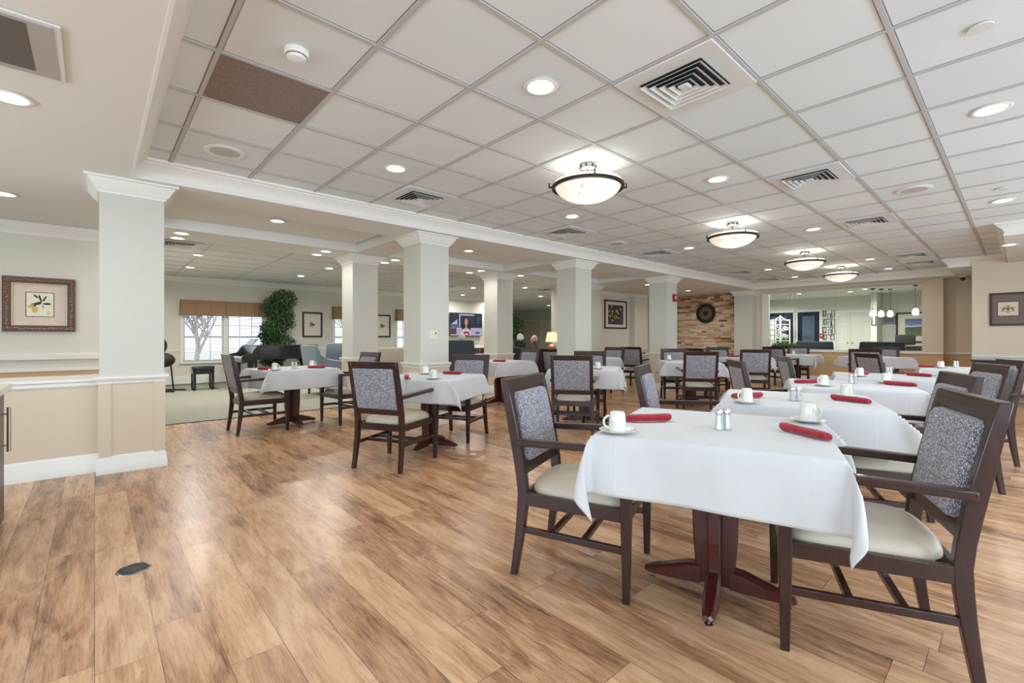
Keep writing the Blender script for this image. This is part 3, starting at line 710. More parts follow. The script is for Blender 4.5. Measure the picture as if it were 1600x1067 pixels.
# ================================================================== DINING FURNITURE
def make_chair():
    r = empty('dining_armchair', cat='chair')
    wd = M['espresso']
    def px(z):     # rear post centre line
        return -.245 - .045 * max(0, (.40 - z) / .40) ** 1.5 - .105 * max(0, (z - .42) / .54) ** 1.15
    ZT = .955
    for s in (-1, 1):
        zs = [0, .08, .16, .24, .32, .40, .48, .56, .66, .76, .86, ZT]
        MB().post([(px(z), s * (.232 + .012 * (1 - min(1, z / .4))), z, (.032 + .02 * min(1, z / .35)) if z < .7 else .052 - .014 * (z - .7) / .25, .036) for z in zs]).build('leg', wd, r, bevel=.004)
        MB().post([(.262, s * .262, z, a, a) for z, a in ((0, .030), (.2, .038), (.38, .046), (.655, .046))]).build('leg', wd, r, bevel=.004)
        zs = .655
        mb = MB(); pts = []
        for t in range(7):
            u = t / 6; x = px(.62) + (.285 - px(.62)) * u; y = s * (.246 + .016 * u); z = .632 + .022 * u
            pts.append([(x, y - .024, z), (x, y + .024, z), (x, y + .024, z + .032), (x, y - .024, z + .032)])
        mb.loft(pts); mb.build('armrest', wd, r, bevel=.006)
    fr = MB(); fr.beam((-.245, -.235, .375), (.262, -.25, .375), .026, .06); fr.beam((-.245, .235, .375), (.262, .25, .375), .026, .06)
    fr.beam((-.24, -.23, .375), (-.24, .23, .375), .026, .06); fr.beam((.262, -.25, .375), (.262, .25, .375), .026, .06)
    fr.build('seat_rail', wd, r, bevel=.003)
    sr = MB()
    for s in (-1, 1): sr.beam((px(.225), s * .238, .225), (.262, s * .262, .225), .022, .03)
    for x in (-.10, .06): sr.beam((x, -.245, .222), (x, .245, .222), .024, .028)
    sr.build('stretcher', wd, r, bevel=.003)
    # seat: rounded, front edge wider and proud of the rail
    mb = MB(); rings = []; N = 40
    def ring(z, k, fx=0):
        o = []
        for i in range(N):
            a = 2 * PI * i / N; c, s_ = math.cos(a), math.sin(a); e = .42
            X = (abs(c) ** e) * (1 if c > 0 else -1); Y = (abs(s_) ** e) * (1 if s_ > 0 else -1)
            wy = (.218 + .026 * (X + 1) / 2)
            o.append((.022 + X * .256 * k + fx, Y * wy * k, z + .012 * (1 - (Y * k) ** 2) * (k < .99)))
        return o
    for z, k in ((.392, .985), (.402, 1.0), (.416, 1.0), (.432, .97), (.446, .90), (.458, .78), (.466, .55), (.469, .25)): rings.append(ring(z, k))
    mb.loft(rings); mb.build('seat_cushion', M['seatfab'], r, smooth=60)
    # back frame: top rail, bottom rail
    for nm_, z0, z1 in (('top_rail', .897, ZT), ('back_rail', .487, .535)):
        MB().loft([[(px(z) - .017, -.216, z), (px(z) + .017, -.216, z), (px(z) + .017, .216, z), (px(z) - .017, .216, z)] for z in (z0, z1)]).build(nm_, wd, r, bevel=.003)
    def pad(x0off, x1off, y, z0, z1, name, round_):
        mb = MB(); rings = []
        nz = 14
        L = Vector((px(z1) - px(z0), 0, z1 - z0)); zm = (z0 + z1) / 2; hz = (z1 - z0) / 2
        for t, k in ((0, 1.0), (.5, 1.0), (.8, .985), (.95, .95), (1.0, .88)):
            ring_ = []
            n_ = 6; rr = round_
            for q, (sy, sz) in enumerate(((1, 1), (-1, 1), (-1, -1), (1, -1))):
                for i in range(n_ + 1):
                    a = PI / 2 * q + PI / 2 * i / n_
                    yy = (sy * (y - rr) + rr * math.cos(a)) * k; zz = zm + (sz * (hz - rr) + rr * math.sin(a)) * k
                    ring_.append((px(zz) + x0off + (x1off - x0off) * t, yy, zz))
            rings.append(ring_)
        mb.loft(rings); return mb.build(name, M['tweed'], r, smooth=60)
    pad(.0, .042, .196, .545, .885, 'back_cushion', .035)
    pad(.0, -.022, .214, .536, .896, 'rear_panel', .006)
    mb = MB().loft([[(px(z) - .012, -.216, z), (px(z) + .014, -.216, z), (px(z) + .014, .216, z), (px(z) - .012, .216, z)] for z in (.535, .7, .897)]); mb.build('back_board', wd, r, smooth=0)
    return r
chair0 = make_chair()
def chair(x, y, deg, label, group='tweed-backed dining armchairs'):
    return place(chair0, (x, y, 0), R(deg), label, group)

def make_table():
    r = empty('dining_table', cat='table')
    MB().box(-.43, .43, -.43, .43, .722, .752).build('tabletop', M['mahogany'], r, bevel=.004)
    sp_ = MB(); sp_.box(-.30, .30, -.03, .03, .695, .722).box(-.03, .03, -.30, .30, .694, .7215); sp_.build('top_brace', M['mahogany'], r, smooth=0)
    cm = MB()
    for k in range(4):
        m_ = Matrix.Rotation(k * PI / 2, 4, 'Z'); rings = []
        for z, q, hw in ((.04, .072, .026), (.10, .082, .027), (.25, .094, .028), (.45, .098, .028), (.60, .092, .028), (.70, .085, .028)):
            rings.append([tuple(m_ @ Vector(p)) for p in ((.0, -hw, z), (q - .008, -hw, z), (q, -hw + .008, z), (q, hw - .008, z), (q - .008, hw, z), (.0, hw, z))])
        cm.loft(rings)
    cm.build('pedestal', M['mahogany'], r, smooth=0, bevel=.002)
    for k in range(4):
        m_ = Matrix.Rotation(k * PI / 2, 4, 'Z'); mb = MB(); rings = []
        for x, zt, zb, hw in ((.06, .125, .035, .03), (.12, .115, .032, .032), (.2, .088, .03, .032), (.28, .064, .028, .027), (.312, .052, .030, .020), (.32, .045, .034, .012)):
            rings.append([tuple(m_ @ Vector(p)) for p in ((x, -hw, zb), (x, hw, zb), (x, hw, zt - .012), (x, hw - .012, zt), (x, -hw + .012, zt), (x, -hw, zt - .012))])
        mb.loft(rings); f = mb.build('foot', M['mahogany'], r, smooth=0, bevel=.002)
        mb = MB(); c = m_ @ Vector((.285, 0, 0)); mb.lathe([(.016, 0), (.016, .006), (.006, .008), (.006, .03)], 12, tuple(c)); mb.build('leveller', M['steel'], f)
    return r
table0 = make_table()
def cloth_mesh(seed, a=.437, s=1.35):
    rnd = random.Random(seed); N = 96; H = s / 2
    ox, oy = rnd.uniform(-.015, .015), rnd.uniform(-.015, .015)
    ph = [rnd.uniform(0, 6.28) for _ in range(8)]; amp = [rnd.uniform(.5, 1.4) for _ in range(4)]; sk = [rnd.choice((-1, 1)) * rnd.uniform(.35, .8) for _ in range(4)]
    if seed == 1: sk = [.5, -.62, .5, -.66]
    # sample lines: denser near the table edge
    def line():
        q = [-H + 2 * H * i / N for i in range(N + 1)]
        return q
    ls = line(); vs = []
    top = .7555; rc = .02
    for v in ls:
        for u in ls:
            U, V = u + ox, v + oy
            eu, ev = max(abs(U) - a, 0), max(abs(V) - a, 0); su, sv = (1 if U > 0 else -1), (1 if V > 0 else -1)
            bx, by = max(-a, min(a, U)), max(-a, min(a, V))
            r = math.hypot(eu, ev)
            if r < 1e-9:
                vs.append((bx, by, top + .0006 * math.sin(U * 9 + ph[0]) * math.sin(V * 8 + ph[1]))); continue
            phi = math.atan2(ev, eu)                       # 0: falls over the x side, 90: over the y side
            ci = (0 if su > 0 else 1) + (0 if sv > 0 else 2)
            mid = math.sin(2 * phi)
            m_ = min(eu, ev); ex = .05 * math.sin(by * 7 + ph[4 + (su > 0)]) + .014 * math.sin(by * 17 + ph[2]); ey = .05 * math.sin(bx * 7 + ph[6 + (sv > 0)]) + .014 * math.sin(bx * 15 + ph[3])
            cc = math.cos(phi) ** 2
            base = r * (.05 + (ex * cc + ey * (1 - cc)) * (1 - mid) + .12 * min(1, (r / .12) ** 2) * math.sin(phi * 5 + ph[ci]) * mid)
            # the corner of the cloth makes an ear that folds over to one side
            pa = R(45) + sk[ci] * (.6 + 1.1 * m_ / .25)
            ear = (.34 + .12 * amp[ci]) * m_ + .035 * math.sin(PI * min(1, m_ / .23))
            px_, py_ = math.cos(phi) * base + math.cos(pa) * ear, math.sin(phi) * base + math.sin(pa) * ear
            out = math.hypot(px_, py_)
            bend = rc * (1 - math.exp(-r / rc)) * .6
            dz = math.sqrt(max(r * r - out * out, 0)); dz -= min(bend, dz) * .5
            vs.append((bx + su * (px_ + math.cos(phi) * bend * .5), by + sv * (py_ + math.sin(phi) * bend * .5), top - dz))
    n1 = N + 1; fs = [(j * n1 + i, j * n1 + i + 1, (j + 1) * n1 + i + 1, (j + 1) * n1 + i) for j in range(N) for i in range(N)]
    mb = MB(); mb.add(vs, fs); return mb
CL = {}
def table(x, y, deg, tl, cl, seed=1):
    place(table0, (x, y, 0), R(deg), tl, 'square pedestal dining tables')
    if seed not in CL:
        o = cloth_mesh(seed).build('tablecloth', M['cloth'], None, smooth=0, solid=.0018); o.data.shade_smooth(); CL[seed] = o; o.rotation_euler = (0, 0, R(deg)); o.location = (x, y, 0)
    else: o = CL[seed].copy(); COL.objects.link(o); o.location = (x, y, 0); o.rotation_euler = (0, 0, R(deg))
    tag(o, cl, 'tablecloth', 'white tablecloths on the dining tables')
ZC = .7575
def make_mug():
    r = empty('coffee_mug', cat='mug')
    MB().lathe([(.0005, .0875), (.022, .087), (.028, .084), (.0315, .078), (.034, .06), (.0355, .03), (.037, .008), (.0375, .002), (.036, 0), (.034, .002), (.0325, .06), (.0005, .08)], 36, capb=False, capt=False).build('cup', M['ceramic'], r, smooth=60)
    pts = [(.033 + .026 * math.sin(a) * 1.0, 0, .042 + .026 * math.cos(a)) for a in [R(q) for q in range(5, 176, 17)]]
    MB().tube(pts, .0048, 8).build('handle', M['ceramic'], r, smooth=60)
    return r
mug0 = make_mug()
sau0 = MB().lathe([(.0005, .004), (.034, .004), (.045, .0075), (.066, .0135), (.076, .017), (.077, .0155), (.066, .0105), (.044, .003), (.030, .0), (.0005, .0)], 40, capb=False, capt=False).build('saucer', M['ceramic'], smooth=60); tag(sau0, cat='saucer')
def mug(x, y, deg, where, saucer=True):
    if saucer: place(sau0, (x, y, ZC), 0, 'white saucer under the mug ' + where, 'white saucers')
    place(mug0, (x, y, ZC + (.0062 if saucer else 0)), R(deg), 'white ceramic mug turned upside down ' + where, 'upturned white mugs')
def make_napkin():
    mb = MB(); rings = []; rnd = random.Random(3)
    for i in range(15):
        t = i / 14; x = -.11 + .22 * t; rad = .0178 + .0012 * math.sin(t * 7) + .003 * t - (.003 if i in (0, 14) else 0); n = 20; ring = []
        for j in range(n):
            a = 2 * PI * j / n; k = 1 + .10 * math.exp(-((a - 1.1 - t * .5) ** 2) / .05) + .03 * math.sin(3 * a + t * 5)
            ring.append((x + (.006 * math.sin(a) if i in (0, 14) else 0), rad * 1.25 * k * math.cos(a), .017 + rad * .88 * k * math.sin(a)))
        rings.append(ring)
    mb.loft(rings, cap=False)
    for e, sx in ((rings[0], 1), (rings[-1], -1)):
        cen = Vector((sum(p[0] for p in e) / 20, sum(p[1] for p in e) / 20, sum(p[2] for p in e) / 20))
        rr = [e]
        for k, dxx in ((.82, .004), (.6, -.002), (.45, .007), (.2, .004)): rr.append([(cen.x + (p[0] - cen.x) * k + sx * dxx, cen.y + (p[1] - cen.y) * k, cen.z + (p[2] - cen.z) * k) for p in e])
        mb.loft(rr, cap=True)
    r = empty('rolled_napkin', cat='napkin')
    mb.build('napkin_roll', M['napkin'], r, smooth=70)
    MB().add([(-.10, -.014, .0015), (-.06, -.042, .001), (.07, -.040, .001), (.10, -.012, .0015), (-.10, -.014, .004), (-.06, -.042, .0028), (.07, -.040, .0028), (.10, -.012, .004)], [(3, 2, 1, 0), (4, 5, 6, 7), (0, 1, 5, 4), (1, 2, 6, 5), (2, 3, 7, 6), (3, 0, 4, 7)]).build('napkin_flap', M['napkin'], r, smooth=0)
    return r
nap0 = make_napkin()
def napkin(x, y, deg, where): place(nap0, (x, y, ZC), R(deg), 'burgundy cloth napkin rolled up ' + where, 'rolled burgundy napkins')
def make_shaker():
    r = empty('salt_shaker', cat='shaker')
    def poly(prof, n=8):
        return MB().lathe(prof, n)
    poly([(.019, 0), (.0205, .003), (.0195, .012), (.013, .062), (.0125, .066)]).build('glass_body', M['shglass'], r, smooth=0)
    MB().lathe([(.0145, .064), (.0148, .07), (.0145, .082), (.010, .089), (.0005, .091)], 20).build('shaker_cap', M['chrome'], r)
    return r
sh0 = make_shaker()
def shakers(x, y, deg, where):
    dx, dy = math.cos(R(deg)) * .022, math.sin(R(deg)) * .022
    place(sh0, (x - dx, y - dy, ZC), 0, 'glass shaker with chrome cap, left of the pair ' + where, 'glass and chrome shakers')
    place(sh0, (x + dx, y + dy, ZC), .3, 'glass shaker with chrome cap, right of the pair ' + where, 'glass and chrome shakers')

# ---- the tables, their chairs and what lies on them
T = [ # x, y, deg, description, seed
 (2.11, .94, 19, 'nearest', 1), (3.46, 1.0, 19, 'second in the right-hand row', 2), (4.9, 1.02, 18, 'third in the right-hand row', 3), (6.25, .98, 14, 'fourth in the right-hand row', 4), (8.6, .52, 8, 'last in the right-hand row, before the right wall', 5),
 (2.65, 4.23, 29, 'beside the second column', 6), (1.97, 6.58, 5, 'left, before the piano', 7), (4.98, 4.0, 33, 'centre, behind the nearest left-hand chair', 8), (5.3, 6.2, 5, 'small-looking, right of the second column', 9),
 (7.65, 3.88, 38, 'centre, before the fire alarm column', 10), (7.7, 6.05, 5, 'between the third and fourth columns', 8), (9.9, 3.85, 0, 'before the stone wall', 2), (12.85, 3.72, 5, 'left, below the lobby glass', 4), (12.5, 2.12, 50, 'right, below the lobby glass', 5), (10.42, 6.36, 5, 'behind the fire alarm column', 3)]
for x, y, d, nm_, sd_ in T:
    table(x, y, d, 'dark mahogany pedestal table, ' + nm_, 'white linen cloth over the table ' + nm_, sd_)
chair(1.87, 1.50, -68, 'nearest left dining armchair, facing the nearest table with its tweed back in full view')
chair(2.25, .446, 112, 'big dining armchair at the right edge, drawn up to the nearest table')
chair(3.216, 1.613, -68, 'armchair seen edge-on behind the nearest table, left of the shakers')
chair(3.574, .557, 112, 'second armchair from the front along the right edge')
chair(4.52, 1.46, -54, 'armchair seen from behind at an angle, left end of the third right-hand table')
chair(5.10, .46, 116, 'third armchair from the front along the right edge')
chair(5.90, 1.49, -60, 'small slanting armchair left of the fourth right-hand table')
chair(6.29, .38, 112, 'fourth armchair along the right edge, half hidden by the third')
chair(7.88, 1.12, -48, 'slanting armchair before the dark-backed chair below the lobby glass')
chair(2.087, 3.917, 27, 'armchair seen from behind, left side of the table beside the second column')
chair(3.167, 4.446, 207, 'armchair facing the camera across the table beside the second column')
chair(1.54, 6.48, 1, 'leftmost dining armchair, in profile before the piano')
chair(2.65, 6.35, 186, 'armchair right of the leftmost table, partly hidden')
chair(4.45, 3.74, 33, 'armchair seen squarely from behind in the centre of the picture')
chair(5.5, 4.37, 213, 'armchair facing the camera behind the centre one')
chair(5.92, 6.36, 183, 'light-looking armchair facing left below the seated people')
chair(6.73, 5.98, 8, 'armchair turned away, half hidden by the third column')
chair(8.3, 6.08, 185, 'armchair facing left under the yellow flower picture')
chair(9.5, 6.10, 10, 'armchair turned away under the yellow flower picture')
chair(7.10, 3.46, 36, 'armchair seen squarely from behind, right of the centre below the round clock')
chair(8.08, 4.32, 218, 'armchair facing the camera, left before the fire alarm column')
chair(9.07, 3.36, 30, 'armchair seen from behind, right of the one below the round clock')
chair(10.25, 4.36, 230, 'armchair facing the camera right before the stone wall')
chair(9.25, 4.3, -20, 'mostly hidden armchair left of the table before the stone wall')
chair(12.15, 3.85, -8, 'dark-looking armchair seen from behind at the left end of the lobby glass')
chair(13.5, 3.9, 190, 'armchair facing the camera under the left end of the lobby glass')
chair(11.0, 2.0, 8, 'dark-looking armchair seen from behind below the middle of the lobby glass')
chair(13.62, 2.15, 180, 'armchair facing the camera below the middle of the lobby glass')
W_ = 'on the nearest table'
mug(1.645, 1.15, 142, W_ + ', at its left corner'); napkin(1.985, 1.215, -37, W_ + ', beside the left mug'); shakers(2.062, .886, -20, W_); mug(2.533, .683, -45, W_ + ', at its right end'); napkin(2.177, .600, 61, W_ + ', nearest the camera')
W_ = 'on the second right-hand table'
mug(2.99, 1.14, 150, W_ + ', at its left'); napkin(3.26, 1.24, -28, W_ + ', beside the left mug'); shakers(3.344, .973, -40, W_); mug(3.80, .80, -45, W_ + ', at its right'); napkin(3.54, .722, 70, W_ + ', at its near edge')
W_ = 'on the third right-hand table'
mug(4.53, 1.11, 150, W_ + ', at its left'); napkin(4.72, 1.28, -40, W_ + ', beside the left mug'); shakers(4.99, 1.0, -30, W_); mug(5.20, .80, -45, W_ + ', at its right'); napkin(5.05, .685, 74, W_ + ', at its near edge')
W_ = 'on the fourth right-hand table'
mug(5.93, 1.13, 150, W_ + ', at its left'); napkin(6.2, 1.19, -30, W_ + ', beside the mug'); shakers(6.38, .96, -30, W_); napkin(6.45, .722, 68, W_ + ', at its right')
W_ = 'on the last right-hand table'
mug(8.42, .72, 150, W_); napkin(8.50, .86, -45, W_ + ', left of the mug'); shakers(8.80, .60, -30, W_)
W_ = 'on the table beside the second column'
mug(2.46, 3.86, 200, W_ + ', near side'); napkin(2.30, 4.10, 60, W_ + ', seen end-on'); mug(2.74, 4.46, 60, W_ + ', far side'); napkin(2.95, 4.25, -65, W_ + ', far side')
W_ = 'on the leftmost table'
mug(1.66, 6.22, -45, W_ + ', left'); napkin(1.62, 6.42, -42, W_ + ', left'); shakers(1.95, 6.42, -40, W_); mug(2.22, 6.55, -50, W_ + ', right'); napkin(2.2, 6.33, -40, W_ + ', right')
mug(4.83, 3.68, 0, 'on the centre table'); napkin(5.10, 5.95, -60, 'on the table right of the second column')
mug(7.75, 4.30, 180, 'on the table before the fire alarm column'); napkin(8.0, 4.0, -45, 'on the table before the fire alarm column')
napkin(10.1, 4.1, -50, 'on the table before the stone wall'); mug(12.9, 3.8, 0, 'on the table left below the lobby glass', False); napkin(10.35, 6.45, 0, 'on the table behind the fire alarm column')

# ================================================================== WALL AND COLUMN FITTINGS
def wall_mtx(x, y, z, face):      # local +x to the right as seen, +z up, -y towards the room
    rz = {'-Y': 0, '-X': -90}[face]
    return (x, y, z), R(rz)
def rot_box(mb, x0, x1, z0, z1, d0, d1): return mb.box(x0, x1, -d1, -d0, z0, z1)
def frame_pic(name, loc, face, w, h, fw, fm, label, art, matw=0, matm=None, depth=.03, cat='picture'):
    l, rz = wall_mtx(*loc, face); r = empty(name, l, rz, label, cat)
    mb = MB(); a, b_ = w / 2, h / 2
    for q in ((-a, a, b_ - fw, b_), (-a, a, -b_, -b_ + fw), (-a, -a + fw, -b_ + fw, b_ - fw), (a - fw, a, -b_ + fw, b_ - fw)): rot_box(mb, *q, .002, depth)
    mb.build('frame', fm, r, bevel=.004)
    rot_box(MB(), -a + fw, a - fw, -b_ + fw, b_ - fw, .004, .010).build('mat_board', matm or M['paper'], r, smooth=0)
    art(r); return r
def poly2(pts, y, y2=None):       # thin raised shape in the picture plane
    n = len(pts); y2 = y2 or y + .0012
    return [(p[0], -y, p[1]) for p in pts] + [(p[0], -y2, p[1]) for p in pts], [tuple(range(n, 2 * n))] + [(i, (i + 1) % n, n + (i + 1) % n, n + i) for i in range(n)]
def ell(cx, cz, rx, rz, a=0, n=14):
    return [(cx + rx * math.cos(t) * math.cos(a) - rz * math.sin(t) * math.sin(a), cz + rx * math.cos(t) * math.sin(a) + rz * math.sin(t) * math.cos(a)) for t in [-2 * PI * i / n for i in range(n)]]
C_ = {}
def cm(rgb, rough=.8):
    k = (rgb, rough)
    if k not in C_: C_[k] = mat('print_ink_%d' % len(C_), lin(rgb), rough, fn=speck(.08, 90))
    return C_[k]
# lemon print in a carved frame on the alcove wall
POLY2 = poly2
def art_lemon(r):
    rot_box(MB(), -.122, .122, -.149, .149, .011, .0125).build('print_border', cm((110, 52, 40)), r, smooth=0)
    rot_box(MB(), -.115, .115, -.142, .142, .0126, .0135).build('print_paper', cm((238, 238, 216)), r, smooth=0)
    poly2 = lambda p, a_, b_: POLY2([(q[0] * .8, q[1] * 1.1) for q in p], a_, b_)
    mb = MB()
    mb.add(*poly2([(-.10, -.01), (.06, .045), (.062, .052), (-.10, .004)], .0136, .0142))
    for cx, cz, rx, rz, a in ((.0, .07, .04, .012, -1.2), (-.045, .09, .03, .01, -.6), (.05, .07, .035, .009, .9), (.075, .01, .045, .012, .0), (-.07, -.02, .035, .013, .5), (.03, -.02, .02, .005, -1.3), (-.02, .01, .04, .013, .2)): mb.add(*poly2(ell(cx, cz, rx, rz, a), .0137, .0143))
    mb.build('leaf_drawing', cm((62, 66, 50)), r, smooth=0)
    mb = MB()
    for cx, cz, rx, rz, a in ((-.055, -.055, .036, .036, 0), (-.10, -.02, .03, .022, .4)): mb.add(*poly2(ell(cx, cz, rx, rz, a), .0139, .0146))
    mb.build('fruit_drawing', cm((214, 192, 120)), r, smooth=0)
    mb = MB(); mb.add(*poly2(ell(.09, -.095, .022, .022), .0139, .0146)); mb.build('fruit_slice_drawing', cm((226, 220, 160)), r, smooth=0)
lx = .075; 
pic = frame_pic('framed_print', (-.49, 8.0, 1.565), '-Y', .62, .65, .07, M['bronzewood'], 'lemon branch print in a wide carved bronze frame on the alcove wall', art_lemon, matm=cm((224, 210, 192)), depth=.05)
mb = MB(); random.seed(2)
for i in range(110):      # carved relief beads along the frame
    t = i / 110 * 2 * (.55 + .58); a, b_ = .275, .29
    if t < .55: p = (-a + t, b_)
    elif t < 1.13: p = (a, b_ - (t - .55))
    elif t < 1.68: p = (a - (t - 1.13), -b_)
    else: p = (-a, -b_ + (t - 1.68))
    mb.ball((p[0] + random.uniform(-.008, .008), -.05, p[1] + random.uniform(-.008, .008)), .012, .008, .008, 6, 4)
mb.build('carved_relief', mat('gilt_relief', lin((168, 140, 110)), .35, .4, fn=speck(.4, 90)), pic)
mb = MB()
for q in ((-.24, .24, .239, .255), (-.24, .24, -.255, -.239), (-.24, -.224, -.239, .239), (.224, .24, -.239, .239)): rot_box(mb, *q, .012, .03)
mb.build('inner_fillet', mat('silver_fillet', lin((196, 180, 166)), .35, .3, fn=speck(.2, 60)), pic, bevel=.002)
# small prints in the lounge
def art_small(r):
    random.seed(8)
    for k, c in enumerate(((120, 44, 40), (70, 40, 44), (196, 170, 150))):
        mb = MB()
        for _ in range(9):
            x, z = random.uniform(-.06, .06), random.uniform(-.06, .05); a, b_ = random.uniform(.01, .03), random.uniform(.01, .03); rot_box(mb, x - a, x + a, z - b_, z + b_, .0105, .0115 + .0004 * k)
        mb.build('print_patch', cm(c), r, smooth=0)
frame_pic('framed_print', (4.70, 13.85, 1.55), '-Y', .56, .73, .045, M['frame_black'], 'small red print in a black frame, lounge wall, left of the first rear column', art_small)
frame_pic('framed_print', (6.89, 13.85, 1.55), '-Y', .56, .73, .045, M['frame_black'], 'small red print in a black frame, lounge wall, right of the first rear column', art_small)
# yellow flower picture
def f_flower(g, b):
    o = g.obj(); v = g.n('ShaderNodeTexVoronoi', {'Vector': o, 'Scale': 9.0, 'Randomness': 1.0}); n = g.noise(o, 9, 4, .6, 1.5)
    s = g.m('ADD', g.m('MULTIPLY', v.outputs[0], .9), g.m('MULTIPLY', n, .55))
    sock(g.nt, b.inputs['Base Color'], g.ramp(s, [(.33, lin((238, 220, 120))), (.50, lin((214, 196, 90))), (.56, lin((70, 96, 48))), (.72, lin((36, 44, 34))), (.86, lin((84, 70, 110)))]))
M['flower'] = mat('flower_print', (.4, .4, .2), .5, fn=f_flower)
frame_pic('flower_picture', (11.72, 8.26, 1.87), '-Y', 1.14, .86, .045, M['frame_black'], 'large yellow flower photograph in a black frame between the third and fourth columns', lambda r: rot_box(MB(), -.39, .39, -.30, .29, .0105, .013).build('photo_print', M['flower'], r, smooth=0))
# crest on the right-hand wall
def art_crest(r):
    rot_box(MB(), -.135, .135, -.125, .135, .0105, .013).build('crest_border', cm((40, 34, 32)), r, smooth=0)
    rot_box(MB(), -.128, .128, -.118, .128, .0131, .0142).build('crest_paper', cm((226, 218, 196)), r, smooth=0)
    mb = MB(); y, y2 = .0143, .0152
    mb.add(*poly2([(-.026, .03), (.026, .03), (.026, -.005), (0, -.035), (-.026, -.005)][::-1], y, y2))
    for s in (-1, 1):
        mb.add(*poly2(ell(.055 * s, .0, .014, .028, .3 * s), y, y2)); mb.add(*poly2(ell(.045 * s, .036, .012, .012), y, y2)); mb.add(*poly2(ell(.078 * s, .02, .006, .022, -.5 * s), y, y2)); mb.add(*poly2(ell(.07 * s, -.032, .024, .006, .2 * s), y, y2)); mb.add(*poly2(ell(.034 * s, .012, .012, .005, .6 * s), y, y2))
    mb.add(*poly2(ell(0, .046, .020, .011), y, y2)); mb.add(*poly2(ell(0, .062, .008, .012), y, y2)); mb.add(*poly2(ell(0, -.045, .05, .005), y, y2)); mb.add(*poly2(ell(0, -.057, .01, .01), y, y2))
    mb.build('crest_emblem', cm((128, 118, 104)), r, smooth=0)
frame_pic('framed_crest', (12.3, .155, 1.685), '-X', .47, .60, .032, M['frame_black'], 'heraldic crest print with grey mat in a black frame on the right wall', art_crest, matm=cm((128, 114, 108)))
# round clock on the stone
ck = empty('wall_clock', (XF - .05, 6.70, 1.94), R(-90), 'round black and brown clock on the stacked stone wall', 'clock')
def disc(prof, name, m, n=40):
    o = MB().lathe(prof, n).build(name, m, ck); o.rotation_euler = (R(90), 0, 0); return o
disc([(.0005, -.045), (.30, -.045), (.315, .0), (.30, .03), (.24, .03), (.225, .012), (.0005, .012)], 'clock_rim', M['black'])
disc([(.0005, .010), (.205, .010), (.205, .018), (.0005, .018)], 'clock_face', mat('bronze_face', lin((112, 92, 72)), .5, .2, fn=speck(.3, 40)))
disc([(.0005, .018), (.08, .018), (.08, .022), (.0005, .022)], 'clock_hub', M['blackmat'])
mb = MB()
for k in range(12):
    a = k * PI / 6; m_ = Matrix.Rotation(a, 4, 'Y'); mb.box(-.006, .006, -.022, -.018, .15, .195, m_)
mb.build('hour_marks', M['blackmat'], ck, smooth=0)
mb = MB(); mb.box(-.005, .005, -.027, -.023, -.02, .12, Matrix.Rotation(R(40), 4, 'Y')); mb.box(-.004, .004, -.030, -.027, -.02, .16, Matrix.Rotation(R(-70), 4, 'Y')); mb.build('clock_hand', M['black'], ck, smooth=0)
# switch plate and fire alarm
sw = empty('switch_plate', (3.335, 5.24, 1.205), 0, 'cream double switch plate on the second column', 'switch')
rot_box(MB(), -.068, .068, -.058, .058, 0, .006).build('plate', cm((226, 222, 196), .4), sw, bevel=.002)
mb = MB(); rot_box(mb, -.035, -.022, -.018, .014, .006, .012); mb.build('toggle', M['white'], sw); MB().lathe([(.0005, 0), (.010, 0), (.009, .01), (.0005, .01)], 14).build('key_knob', M['blackmat'], sw, loc=(.03, -.006, .02)).rotation_euler = (R(90), 0, 0)
def fire_alarm(loc, face, label):
    l, rz = wall_mtx(*loc, face); r = empty('fire_alarm', l, rz, label, 'fire alarm')
    rot_box(MB(), -.06, .06, -.085, .085, 0, .045).build('alarm_body', M['red'], r, bevel=.004)
    rot_box(MB(), -.035, .035, -.02, .04, .045, .055).build('strobe', cm((220, 190, 190), .3), r, bevel=.003)
fire_alarm((9.66, 5.24, 2.06), '-Y', 'red fire alarm strobe high on the fourth column')
fire_alarm((19.5, 4.83, 1.24), '-X', 'red fire alarm on the lobby wall seen through the glass')
sc = empty('security_camera', (14.2, .86, 2.44), R(-100), 'small dark security camera under the ceiling at the far right corner', 'security camera')
MB().lathe([(.0005, .09), (.05, .09), (.05, .06), (.0005, .055)], 20).build('camera_mount', M['white'], sc)
MB().ball((0, 0, .03), .045).build('camera_dome', M['black'], sc)

# ---------------- left: base cabinet with worktop, things on the ledge, floor grate
cb_ = empty('base_cabinet', (-.42, 3.3, 0), 0, 'dark brown cabinet with chrome bar handle cut by the left edge', 'cabinet')
MB().box(-.58, -.02, .02, .98, .02, .83).box(-.56, -.06, .04, .98, 0, .02).build('cabinet_body', M['cabinet'], cb_, bevel=.002)
for y0, y1 in ((.03, .49), (.51, .975)):
    d = MB().box(-.02, .0, y0, y1, .03, .82).build('cabinet_door', M['cabinet'], cb_, bevel=.003)
    hy = y1 - .05 if y0 > .3 else y0 + .05; hy = .83 if y0 > .3 else .12
    hm = MB(); hm.tube([(.034, hy, .47), (.034, hy, .74)], .010, 10); hm.tube([(0, hy, .51), (.034, hy, .51)], .005, 8); hm.tube([(0, hy, .70), (.034, hy, .70)], .005, 8)
    hm.build('bar_handle', M['chrome'], d)
wt = MB().box(-.60, .03, -.01, 1.02, .832, .872).build('worktop', mat('pale_stone_top', lin((228, 226, 212)), .25, fn=speck(.06, 40)), loc=(-.42, 3.3, 0), bevel=.004)
tag(wt, 'pale stone worktop on the brown cabinet at the left edge', 'worktop')
fg = empty('floor_grate', (.145, 2.99, 0), R(20), 'oval-looking round metal grate set in the plank floor', 'floor drain')
